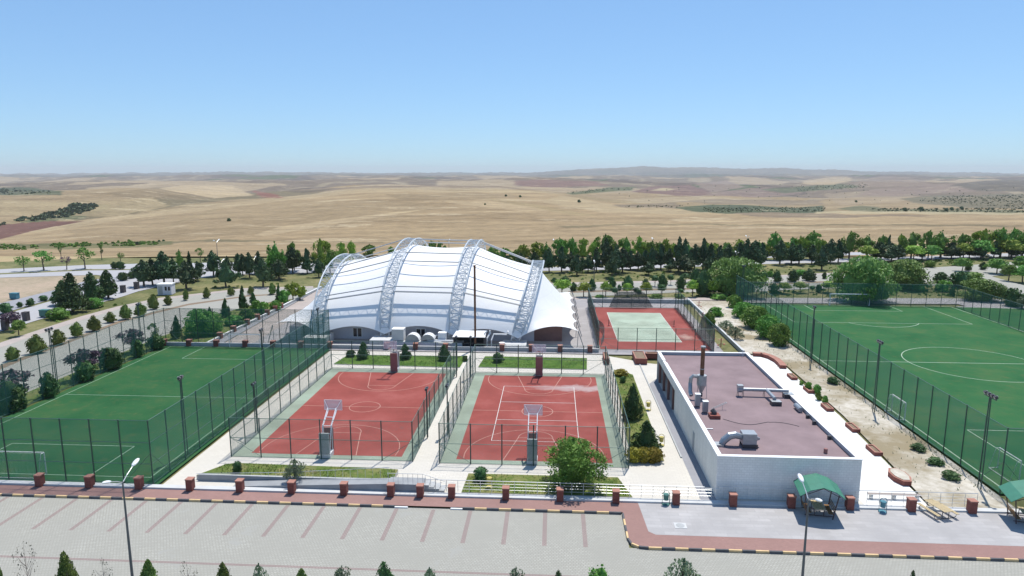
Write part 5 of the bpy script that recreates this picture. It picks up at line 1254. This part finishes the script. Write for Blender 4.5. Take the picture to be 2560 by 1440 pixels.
# pines left of the tent
row([('cedar', 160, 702, 762, 62), ('cedar', 182, 686, 780, 88), ('cedar', 231, 682, 758, 58), ('cedar', 271, 677, 746, 58)], {'cedar': 'broad dark cedar in the clump by the left road'}, 'cedars by the left road')
row([('pine', 360, 652, 716, 50), ('pine', 382, 648, 712, 40), ('pine', 411, 631, 712, 56), ('tree', 452, 627, 690, 20), ('pine', 434, 646, 706, 30), ('cypress', 477, 632, 700, 22), ('pine', 466, 655, 722, 54), ('pine', 495, 655, 702, 28),
     ('pine', 534, 628, 690, 42), ('pine', 565, 655, 717, 46), ('pine', 571, 643, 700, 26), ('pine', 597, 635, 686, 30), ('pine', 607, 636, 688, 26), ('pine', 624, 633, 694, 32), ('pine', 648, 630, 684, 34), ('pine', 658, 648, 716, 46), ('tree', 691, 607, 692, 36),
     ('pine', 678, 640, 690, 32), ('pine', 698, 650, 698, 46), ('pine', 709, 630, 690, 18), ('pine', 732, 620, 682, 40), ('tree', 736, 607, 676, 30), ('pine', 768, 623, 683, 34), ('pine', 797, 648, 692, 30), ('bright', 803, 600, 676, 42), ('tree', 826, 624, 684, 34)],
    {'pine': 'dark pine in the row left of the white tent', 'tree': 'green leafy tree among the pines left of the tent', 'cypress': 'slim pointed conifer in the pine row left of the tent', 'bright': 'bright green tree just left of the first arch'}, 'row left of the tent', wscale=1.1)
row([('bright', 855, 607, 660, 28), ('bright', 880, 604, 660, 26), ('tree', 925, 612, 650, 38), ('tree', 1078, 603, 645, 30), ('tree', 1098, 605, 645, 26), ('tree', 978, 617, 648, 20)], {'bright': 'bright green tree right behind the first arch', 'tree': 'green tree showing over the tent roof'}, 'trees behind the tent')
# green back row to the right of the tent
GB = [(1228, 614, 24, 0), (1258, 620, 26, 0), (1290, 625, 26, 0), (1310, 612, 28, 1), (1340, 606, 36, 1), (1366, 607, 28, 0), (1398, 596, 28, 0), (1412, 601, 20, 1), (1430, 595, 24, 0), (1458, 597, 26, 1), (1485, 602, 26, 1), (1512, 587, 32, 0), (1536, 610, 24, 1), (1565, 595, 38, 0), (1596, 592, 24, 1), (1613, 604, 32, 1), (1630, 603, 24, 0), (1648, 606, 22, 0), (1665, 598, 24, 1), (1682, 609, 24, 1), (1720, 608, 26, 0), (1765, 606, 24, 1), (1785, 609, 32, 1), (1812, 607, 26, 0), (1845, 600, 40, 1), (1896, 603, 26, 0), (1916, 612, 24, 1), (1935, 582, 30, 0), (1955, 604, 26, 1), (1978, 595, 30, 0), (1998, 592, 22, 1), (2006, 594, 20, 1), (2030, 580, 42, 0), (2052, 600, 24, 1),
      (2122, 580, 36, 0), (2168, 588, 32, 0), (2203, 589, 24, 0), (2248, 587, 22, 1), (2277, 582, 38, 0), (2320, 578, 30, 0), (2350, 578, 34, 0), (2400, 585, 32, 0), (2457, 575, 40, 1), (2500, 571, 44, 0), (2527, 572, 32, 0), (2553, 578, 34, 0)]
row([(('bright' if k else 'tree'), x, yt, 656 - (x - 1360) * .012 if x > 1200 else 652, w) for x, yt, w, k in GB], {'bright': 'yellow-green tree in the back row beyond the main road', 'tree': 'mid-green tree in the back row beyond the main road'}, 'back row of leafy trees', wscale=1.2)
DP = [(1270, 640, 684, 30), (1300, 634, 683, 30), (1335, 632, 682, 30), (1373, 621, 680, 30), (1404, 618, 680, 34), (1427, 630, 678, 24), (1442, 637, 688, 34), (1456, 645, 680, 24), (1470, 638, 680, 28), (1491, 620, 679, 28), (1514, 598, 676, 34), (1530, 632, 694, 34), (1540, 613, 684, 38), (1556, 620, 680, 34), (1576, 628, 673, 32), (1595, 630, 675, 30), (1612, 626, 672, 24), (1629, 620, 674, 30), (1622, 655, 687, 34), (1652, 612, 672, 32), (1677, 648, 678, 30), (1672, 622, 676, 26), (1696, 595, 677, 34), (1711, 599, 678, 30), (1713, 638, 684, 52), (1736, 612, 674, 32), (1757, 598, 673, 32), (1775, 610, 675, 30), (1772, 642, 682, 30), (1799, 615, 668, 32), (1820, 612, 666, 30), (1850, 608, 665, 42), (1866, 600, 668, 34), (1885, 603, 667, 42), (1903, 608, 664, 30),
      (1949, 602, 662, 36), (1978, 610, 660, 42), (1997, 612, 660, 38), (2029, 612, 659, 26), (2054, 616, 674, 42), (2075, 599, 656, 34), (2095, 600, 656, 28), (2190, 607, 650, 30), (2200, 606, 650, 30), (2220, 589, 648, 14), (2228, 610, 654, 46), (2245, 612, 650, 24), (2305, 613, 649, 26), (2352, 602, 643, 28), (2378, 607, 646, 40), (2423, 607, 644, 30), (2452, 607, 648, 40), (2484, 604, 644, 30), (2530, 612, 643, 34), (2556, 602, 640, 32)]
row([('pine', x, yt, yb, w) for x, yt, yb, w in DP], {'pine': 'dark pine in the long row right of the tent'}, 'long pine row along the main road', wscale=1.22)
row([('umbrella', 2167, 615, 653, 42), ('umbrella', 2283, 615, 652, 50), ('umbgreen', 2328, 615, 650, 42), ('umbrella', 2408, 609, 646, 42), ('umbgreen', 2452, 602, 647, 56), ('umbrella', 2522, 601, 645, 56)], {'umbrella': 'yellow-green globe-headed tree along the main road at right', 'umbgreen': 'mid-green globe-headed tree along the main road at right'}, 'globe trees along the main road')
# median and verge planting right of the tent
row([('thujadark', x, yt, yb, w) for x, yt, yb, w in [(1386, 694, 706, 16), (1412, 690, 712, 26), (1434, 705, 727, 19), (1480, 697, 726, 18), (1530, 692, 724, 20), (1570, 688, 722, 28), (1614, 697, 722, 22), (1656, 685, 721, 26), (1702, 688, 722, 24), (1739, 672, 708, 26), (1757, 675, 739, 42), (1908, 677, 706, 22), (1943, 678, 705, 22), (1983, 674, 704, 26), (2023, 671, 702, 28), (2061, 680, 697, 12), (2090, 681, 694, 18), (2420, 658, 676, 15), (2457, 655, 674, 17)]],
    {'thujadark': 'dark cone-shaped thuja on the inner road median, right half'}, 'thujas on the inner road median')
row([('umbrella', 1405, 700, 738, 42), ('umbrella', 1459, 707, 743, 34), ('umbrella', 1514, 705, 743, 26), ('umbrella', 1568, 709, 742, 24), ('umbrella', 1616, 707, 741, 27), ('umbrella', 1731, 701, 742, 30), ('umbrella', 1783, 704, 742, 28), ('umbrella', 1960, 707, 733, 34), ('umbrella', 2000, 705, 731, 34), ('umbrella', 2070, 704, 731, 36)],
    {'umbrella': 'bright globe-headed tree between tent and right pitch'}, 'globe trees on the near verge')
row([('stemball', 1537, 718, 745, 16), ('stemball', 1590, 719, 742, 16), ('stemball', 1597, 723, 748, 13), ('stemball', 1637, 689, 716, 20), ('stemball', 1677, 687, 712, 15), ('stemball', 1714, 684, 706, 22), ('stemball', 1655, 712, 740, 20), ('stemball', 1702, 722, 740, 15), ('stemball', 1548, 712, 742, 10), ('stemball', 2030, 714, 730, 15), ('stemball', 2095, 709, 724, 10)], {'stemball': 'small clipped ball shrub on a stem behind the tennis court'}, 'clipped ball shrubs on stems')
row([('bush', 1925, 678, 692, 16), ('bush', 2000, 675, 688, 28), ('dbush', 1934, 710, 734, 22), ('dbush', 2046, 712, 731, 14), ('bush', 1800, 736, 748, 40), ('bush', 2233, 707, 724, 36), ('bush', 2300, 709, 726, 34), ('bush', 2360, 702, 728, 34), ('bush', 2265, 706, 722, 24), ('dbush', 2350, 682, 706, 34), ('dbush', 2399, 680, 718, 40), ('bush', 2432, 681, 702, 42), ('bush', 2325, 652, 668, 24), ('dbush', 2380, 718, 740, 12), ('bush', 2395, 648, 664, 26),
     ('dbush', 2506, 722, 744, 24), ('dbush', 2530, 722, 766, 40), ('dbush', 2556, 735, 755, 24), ('bush', 1745, 688, 706, 22), ('bush', 1640, 736, 748, 30), ('bush', 1700, 735, 746, 24), ('bush', 1500, 737, 745, 20)],
    {'bush': 'green bush on the verges right of the tent', 'dbush': 'dark rounded bush on the verges right of the tent'}, 'verge bushes')
row([('umbgreen', 2405, 646, 678, 38), ('umbgreen', 2492, 648, 684, 50), ('umbgreen', 2521, 664, 702, 34), ('umbgreen', 2555, 642, 680, 40), ('umbgreen', 2556, 664, 706, 46)], {'umbgreen': 'olive-green round tree by the road fork at the right edge'}, 'round trees at the road fork')
plant('willow', 1838, 645, 738, 120, 'large domed weeping willow left of the far corner of the right pitch', 'weeping willows')
plant('willow', 2160, 644, 754, 122, 'largest weeping willow, behind the far goal of the right pitch', 'weeping willows')
plant('willow', 2262, 650, 718, 104, 'broad weeping willow joining the largest one on its right', 'weeping willows')
plant('willow', 2450, 698, 750, 80, 'greyish low willow at the far right corner of the right pitch', 'weeping willows')
plant('pale', 2556, 742, 772, 24, 'pale grey-green shrub at the right edge behind the pitch')
# bushes and thujas left side
row([('thuja', x, yt, yb, w) for x, yt, yb, w in [(33, 866, 901, 29), (93, 838, 883, 38), (146, 825, 861, 31), (193, 805, 842, 26), (237, 790, 827, 29), (277, 780, 806, 25), (315, 761, 798, 26), (352, 757, 791, 25), (385, 737, 773, 23), (421, 738, 762, 20), (465, 723, 751, 15), (517, 719, 745, 17), (578, 717, 739, 16), (627, 716, 736, 15), (681, 708, 736, 19)]],
    {'thuja': 'clipped teardrop thuja in the row along the left inner road'}, 'teardrop thujas along the left inner road')
row([('cypress', 608, 716, 773, 24), ('cypress', 633, 730, 763, 20), ('cypress', 698, 712, 758, 18), ('cypress', 565, 748, 793, 26), ('cypress', 443, 791, 846, 30), ('cypress', 487, 771, 800, 16), ('cypress', 525, 768, 796, 16), ('bright', 733, 706, 752, 32), ('bright', 750, 713, 750, 30), ('bush', 712, 727, 757, 30), ('bush', 641, 752, 780, 24), ('bush', 660, 756, 784, 26), ('bush', 690, 752, 776, 24), ('hedge', 500, 776, 838, 62), ('hedge', 530, 782, 836, 52), ('bush', 585, 790, 812, 40), ('bush', 620, 772, 796, 30), ('dbush', 600, 800, 818, 24)],
    {'cypress': 'pointed conifer in the garden left of the tent lane', 'bright': 'bright green tree at the back of the left garden', 'bush': 'loose green bush in the garden left of the tent lane', 'hedge': 'big bushy green shrub behind the far end of the left pitch', 'dbush': 'dark low bush in the left garden'}, 'left garden')
row([('ball', 16, 758, 783, 29), ('ball', 77, 746, 765, 19), ('ball', 109, 739, 752, 17), ('ball', 308, 681, 701, 25), ('ball', 330, 679, 696, 19), ('ball', 287, 655, 672, 15), ('ball', 302, 653, 673, 18), ('ball', 50, 755, 768, 12)], {'ball': 'round shrub on the far road medians at upper left'}, 'round shrubs on far medians')
row([('hedge', 146, 771, 796, 48), ('hedge', 235, 746, 769, 38)], {'hedge': 'low spreading bush beside the cedars'}, 'bushes beside the cedars')
row([('thin', 60, 641, 678, 32), ('thin', 110, 627, 676, 42), ('thinplum', 167, 640, 674, 22), ('thin', 213, 619, 672, 38), ('thin', 302, 632, 656, 15), ('thin', 501, 620, 655, 16), ('thin', 153, 608, 648, 8), ('thin', 255, 612, 650, 8)], {'thin': 'young thin-trunked tree on the far left road median', 'thinplum': 'sparse dark-leaved young tree on the far left road median'}, 'young trees on the far left median')
plant('plum', 36, 780, 824, 42, 'purple-leaved tree at the left road edge', 'purple-leaved trees'); plant('umbgreen', 47, 802, 838, 34, 'green globe tree below the purple one at the left edge')
plant('plum', 331, 824, 880, 50, 'purple-leaved tree at the left pitch, farthest of three beside the fence', 'purple-leaved trees')
plant('plum', 206, 876, 946, 66, 'purple-leaved tree beside the left pitch fence, middle of three', 'purple-leaved trees')
plant('plum', 40, 926, 1010, 74, 'purple-leaved tree at the left frame edge behind a dark thuja', 'purple-leaved trees')
row([('thujadark', 28, 950, 1028, 66), ('thujadark', 124, 933, 992, 48), ('ball', 213, 904, 953, 46), ('ball', 277, 868, 924, 50), ('ball', 345, 849, 893, 31), ('ball', 391, 836, 874, 36)], {'thujadark': 'big dark thuja just outside the left pitch fence', 'ball': 'large clipped round shrub just outside the left pitch fence'}, 'shrubs along the left pitch')
plant('thin', 388, 808, 868, 20, 'small topiary tree with a grey-green head above a round shrub')
# plants between the courts and the tent, and around them
plant('ball', 877, 875, 893, 22, 'small dark round shrub in the grass bed left of the firs'); 
row([('conifer', 909, 856, 896, 36), ('conifer', 1013, 860, 897, 36), ('conifer', 1110, 862, 900, 38)], {'conifer': 'dark fir in the grass bed behind the left court'}, 'firs behind the left court', zb=.1)
plant('ball', 1245, 882, 907, 24, 'small dark shrub in the grass bed behind the right court')
plant('dbush', 1163, 890, 903, 14, 'tiny dark bush at the right end of the grass bed by the fence gap')
plant('conifer', 1580, 962, 1046, 52, 'dark fir in the bed right of the courts, rear one', 'firs right of the courts', zb=.05)
plant('conifer', 1615, 1054, 1130, 80, 'dark fir in the bed right of the courts, front one', 'firs right of the courts', zb=.05)
plant('ball', 1557, 941, 957, 16, 'small round shrub at the far end of the bed right of the courts')
plant('yellow', 1553, 924, 939, 32, 'yellow-leaved shrub at the far end of the bed right of the courts', 'yellow shrubs')
for i, x in enumerate((1586, 1610, 1636)): plant('yellow', x, 1121, 1154, 36, 'yellow-leaved shrub in the hedge in front of the front fir, %s from the left' % nth(i), 'yellow shrubs', 1.05)
plant('bigtree', 1432, 1098, 1212, 128, 'large leafy tree in the front bed by the right court', None, zb=.05)
plant('ball', 594, 1154, 1180, 22, 'small dark shrub in the front grass bed before the left court', zb=.4)
plant('pale', 739, 1150, 1201, 38, 'pale feathery shrub in the front grass bed before the left court', zb=.4)
plant('ball', 1202, 1169, 1201, 36, 'dark green shrub at the left end of the bed with the large tree', zb=.05)
# dirt strip between building and right pitch
row([('bush', 1791, 769, 789, 32), ('bush', 1774, 783, 816, 28), ('bush', 1836, 739, 768, 30), ('hedge', 1888, 768, 818, 66), ('hedge', 1858, 757, 792, 46), ('hedge', 1920, 790, 842, 56), ('hedge', 1948, 811, 862, 52), ('dbush', 2083, 944, 958, 28), ('dbush', 2296, 1111, 1124, 34), ('dbush', 2338, 1145, 1159, 36), ('dbush', 2378, 1180, 1196, 38), ('bush', 2022, 956, 976, 16), ('bush', 2042, 962, 984, 16), ('bush', 2046, 982, 1000, 14), ('bush', 2062, 990, 1006, 14), ('bush', 2004, 952, 962, 10), ('pale', 1815, 802, 826, 34), ('pale', 1838, 818, 846, 34)],
    {'bush': 'green shrub on the dirt strip left of the right pitch', 'hedge': 'big bushy shrub against the right pitch fence', 'dbush': 'low dark weeds at the foot of the right pitch fence', 'pale': 'grey-green weedy bush on the dirt strip'}, 'shrubs on the dirt strip', zb=0)
# foreground along the bottom edge (their feet are below the frame)
FB = 1500
row([('fthuja', 2, 1396, FB, 34), ('fthuja', 172, 1383, FB, 74), ('fthuja', 378, 1401, FB, 74), ('fthuja', 562, 1409, FB, 68), ('fthuja', 757, 1423, FB, 66)], {'fthuja': 'pointed yellow-green thuja at the bottom edge'}, 'thujas along the bottom edge', wscale=.88, zb=-.15)
row([('fpine', 962, 1407, FB, 84), ('fpine', 1395, 1427, FB, 50), ('fpine', 2276, 1427, FB, 34)], {'fpine': 'dark conifer tip at the bottom edge'}, 'conifers along the bottom edge', zb=-.15)
row([('pale', 1706, 1401, FB, 84), ('pale', 652, 1413, FB, 40), ('pale', 858, 1417, FB, 50), ('pale', 1075, 1422, FB, 40), ('pale', 1290, 1420, FB, 46)], {'pale': 'pale grey-green shrub at the bottom edge'}, 'pale shrubs along the bottom edge', wscale=.8, zb=-.15)
plant('tree', 1503, 1415, FB, 64, 'leafy green bush at the bottom edge between the bays', zb=-.15)
row([('bare', 78, 1355, FB, 54), ('bare', 265, 1396, FB, 40), ('bare', 470, 1407, FB, 44)], {'bare': 'nearly leafless sapling at the bottom left edge'}, 'bare saplings along the bottom edge', zb=-.15)
# trees out on the fields
for (x, y, s, lab) in [(584, 553, 9, 'lone dark tree on the wheat slope left of the tent'), (1444, 506, 8, 'lone dark tree on the hill crest right of centre'), (1265, 491, 6, 'tiny dark tree on the hill crest, left of the pair'), (1214, 512, 5, 'tiny dark tree on the hill near its top'), (1300, 493, 6, 'tiny dark tree on the hill crest, right of the pair'),
                       (2283, 528, 12, 'rounded dark tree in the far valley at right'), (2243, 528, 10, 'dark tree left of the rounded one in the far valley'), (2345, 528, 9, 'small dark tree in the far valley, left of three'), (2358, 526, 9, 'small dark tree in the far valley, middle of three'), (2382, 524, 9, 'small dark tree in the far valley, right of three'), (2122, 506, 6, 'small dark bush tree alone on the far right slope'),
                       (408, 604, 6, 'dark shrub at the field edge, left of the pair'), (419, 603, 6, 'dark shrub at the field edge, right of the pair'), (354, 612, 10, 'dark bush at the end of the green field hedge')]:
    (X, Y, Zh), b = hit(x, y); t = thing('field_tree', lab, 'tree', (X, Y, Zh - .3), group='trees out on the fields'); w = s * b / F
    o = bpy.data.objects.new('crown', KIND['dbush'][2][0]); COL.objects.link(o); o.parent = t; o.scale = (w, w, w * .85); o.location = (0, 0, w * .12)
    o = bpy.data.objects.new('trunk', TK[0]); COL.objects.link(o); o.parent = t; o.scale = (w * .8, w * .8, w * .6)

def scatter(name, pts, n_leaf, mat, kind_label=None):
    """pts: list of (x, y, z, size); builds one stuff mesh of small leaf clumps"""
    g = np.random.default_rng(5); pts = np.array(pts); m_ = len(pts)
    c = np.repeat(pts[:, :3], n_leaf, 0); s = np.repeat(pts[:, 3:4], n_leaf, 0)
    d = g.normal(0, 1, (m_ * n_leaf, 3)); d[:, 2] = np.abs(d[:, 2]) * .8; d /= np.linalg.norm(d, axis=1, keepdims=True)
    p = c + d * s * g.uniform(.15, .55, (m_ * n_leaf, 1))
    nr = d * .5 + g.normal(0, .6, d.shape); nr /= np.linalg.norm(nr, axis=1, keepdims=True); t = np.cross(nr, g.normal(0, 1, d.shape)); t /= np.linalg.norm(t, axis=1, keepdims=True); b = np.cross(nr, t)
    k = s * .28
    V = np.stack([p - t * k - b * k, p + t * k - b * k, p + t * k + b * k, p - t * k + b * k], 1).reshape(-1, 3)
    me = bpy.data.meshes.new(name); me.from_pydata(V.tolist(), [], [tuple(range(i * 4, i * 4 + 4)) for i in range(m_ * n_leaf)]); me.materials.append(MATS[mat]); me.update()
    o = bpy.data.objects.new(name, me); COL.objects.link(o); o['kind'] = 'stuff'
    if kind_label: o['label'] = kind_label
def in_poly(x, y, poly):
    c = False; j = len(poly) - 1
    for i in range(len(poly)):
        if (poly[i][1] > y) != (poly[j][1] > y) and x < (poly[j][0] - poly[i][0]) * (y - poly[i][1]) / (poly[j][1] - poly[i][1]) + poly[i][0]: c = not c
        j = i
    return c
def fill(poly, n, smin, smax):
    xs = [p[0] for p in poly]; ys = [p[1] for p in poly]; out = []; tries = 0
    while len(out) < n and tries < n * 30:
        tries += 1; x = random.uniform(min(xs), max(xs)); y = random.uniform(min(ys), max(ys))
        if in_poly(x, y, poly):
            (X, Y, Zh), b = hit(x, y); out.append((X, Y, Zh, random.uniform(smin, smax) * b / F))
    return out
S = []
S += fill([(90, 548), (160, 532), (190, 514), (268, 511), (255, 523), (200, 541), (100, 553)], 190, 4, 13)
S += fill([(0, 562), (40, 556), (42, 562), (0, 567)], 12, 4, 8) + fill([(60, 550), (85, 545), (85, 555), (60, 557)], 8, 6, 12)
S += fill([(2265, 499), (2350, 490), (2560, 486), (2560, 520), (2420, 514), (2300, 506)], 420, 1.2, 3.4)
S += fill([(1740, 519), (2050, 518), (2050, 530), (1760, 531)], 380, 1.2, 3.6) + fill([(2140, 522), (2560, 520), (2560, 532), (2200, 529)], 240, 1.5, 5)
S += fill([(1410, 480), (1520, 470), (1590, 471), (1430, 485)], 110, 1, 2.6) + fill([(1960, 466), (2150, 460), (2140, 470), (1980, 478)], 150, 1, 2.8)
S += fill([(1550, 516), (1700, 513), (1700, 519), (1560, 519)], 30, 2, 4)
S += fill([(1500, 470), (2500, 450), (2560, 510), (1550, 525)], 90, 1.5, 3) + fill([(0, 470), (150, 478), (150, 486), (0, 486)], 60, 3, 7)
scatter('scrub', S, 14, 'scrub_leaf', 'scattered dark scrub on the far hillsides')
HG = fill([(-30, 613), (60, 612), (120, 614), (130, 622), (60, 625), (-30, 624)], 50, 4, 9) + fill([(140, 611), (240, 607), (240, 618), (140, 620)], 60, 5, 9) + fill([(250, 608), (310, 606), (340, 602), (355, 606), (400, 605), (420, 611), (320, 616), (250, 617)], 60, 4, 9)
scatter('field_hedge', HG, 14, 'leaf_green', 'low green hedge growth along the field edge at left')
# grass blades on the beds, weeds on the verges
def blades(name, polys, dens, hmin, hmax, mat, z0=0.0, label=None):
    g = random.Random(3); V = []; Fc = []
    for poly, z, dn in polys:
        xs = [p[0] for p in poly]; ys = [p[1] for p in poly]; area = (max(xs) - min(xs)) * (max(ys) - min(ys))
        for _ in range(int(area * dens * dn)):
            x = g.uniform(min(xs), max(xs)); y = g.uniform(min(ys), max(ys))
            if not in_poly(x, y, poly): continue
            if math.sin(x * .9 + 2 * math.sin(y * .7)) + math.sin(y * 1.3 + x * .4) < g.uniform(-1.8, .6): continue
            h = g.uniform(hmin, hmax); w = h * .22; a = g.uniform(0, 3.14); lx, ly = g.gauss(0, h * .35), g.gauss(0, h * .35); i = len(V)
            V += [(x - w * math.cos(a), y - w * math.sin(a), z), (x + w * math.cos(a), y + w * math.sin(a), z), (x + lx, y + ly, z + h)]; Fc.append((i, i + 1, i + 2))
    me = bpy.data.meshes.new(name); me.from_pydata(V, [], Fc); me.materials.append(MATS[mat]); me.update()
    o = bpy.data.objects.new(name, me); COL.objects.link(o); o['kind'] = 'stuff'
    if label: o['label'] = label
blades('grass', [([(-31.9, 56.2), (-14.2, 56.2), (-14.3, 58.3), (-29.8, 58.8), (-30.8, 58.4)], .4, 1), ([(-7.7, 55), (6.9, 55), (6.1, 58.6), (-7.5, 58.6)], .06, 1), ([(-31.4, 93.7), (-13.2, 93), (-13.0, 98.8), (-31.0, 98.5)], .1, .5), ([(-10.4, 93.4), (4.8, 93.1), (5.1, 98.8), (-10, 98.9)], .1, .5), ([(7.8, 62.5), (10.8, 62.7), (11, 91), (8.8, 93)], .06, .7)],
       45, .08, .2, 'grass_blades', label='tufty green grass in the planting beds')
blades('weeds', [([(-66, 56), (-62.6, 56), (-62.6, 103), (-58.6, 104), (-57.2, 104), (-57.2, 141), (-63.5, 134), (-66, 108)], -.08, 1), ([(31.5, 57), (38.2, 58), (38.5, 143), (30.5, 143), (30.5, 106), (33, 90)], -.02, .2), ([(37.4, 57), (38.6, 57), (38.6, 143), (37.6, 143)], -.02, 1.6)],
       6, .10, .28, 'leaf_pale', label='dry weeds on the rough ground beside the pitches')
vp = []
for poly in ([(0, 835), (100, 800), (300, 755), (400, 735), (600, 705), (780, 690), (780, 712), (600, 716), (400, 738), (290, 765), (100, 820), (0, 853)], [(1370, 682), (1700, 680), (2090, 664), (2090, 678), (1900, 686), (1650, 698), (1400, 703)], [(2250, 718), (2460, 715), (2480, 742), (1850, 742), (1560, 743), (1560, 738)], [(2100, 656), (2560, 645), (2400, 660), (2320, 664)]):
    xs = [p[0] for p in poly]; ys = [p[1] for p in poly]
    for _ in range(260):
        x = random.uniform(min(xs), max(xs)); y = random.uniform(min(ys), max(ys))
        if in_poly(x, y, poly): X, Y = P(x, y, GZ); vp.append((X, Y, GZ, random.uniform(.25, .9)))
scatter('verge_weeds', vp, 8, 'leaf_green', 'weedy growth on the grass verges')

# ------------------------------------------------------------------ haze: even air over the whole scene
def haze():
    zlo = min(float(Z.min()), GZ) - 1.0; zhi = max(float(Z.max()), H) + 6.0
    x0, x1 = float(XW.min()) - 50, float(XW.max()) + 50; y0, y1 = -800.0, float(YW.max()) + 50
    q = MB(); m, t, b = newmat('haze_air'); t.nodes.remove(b)
    v = N(t, 'ShaderNodeVolumePrincipled'); v.inputs['Color'].default_value = (1.0, 1.0, 1.0, 1); v.inputs['Density'].default_value = HAZE
    v.inputs['Anisotropy'].default_value = 0.0
    t.links.new(v.outputs[0], t.nodes['Material Output'].inputs['Volume'])
    q.box(x0, x1, y0, y1, zlo, zhi, 'haze_air'); o = q.build('haze'); o['kind'] = 'stuff'
HAZE = 0.000065
haze()
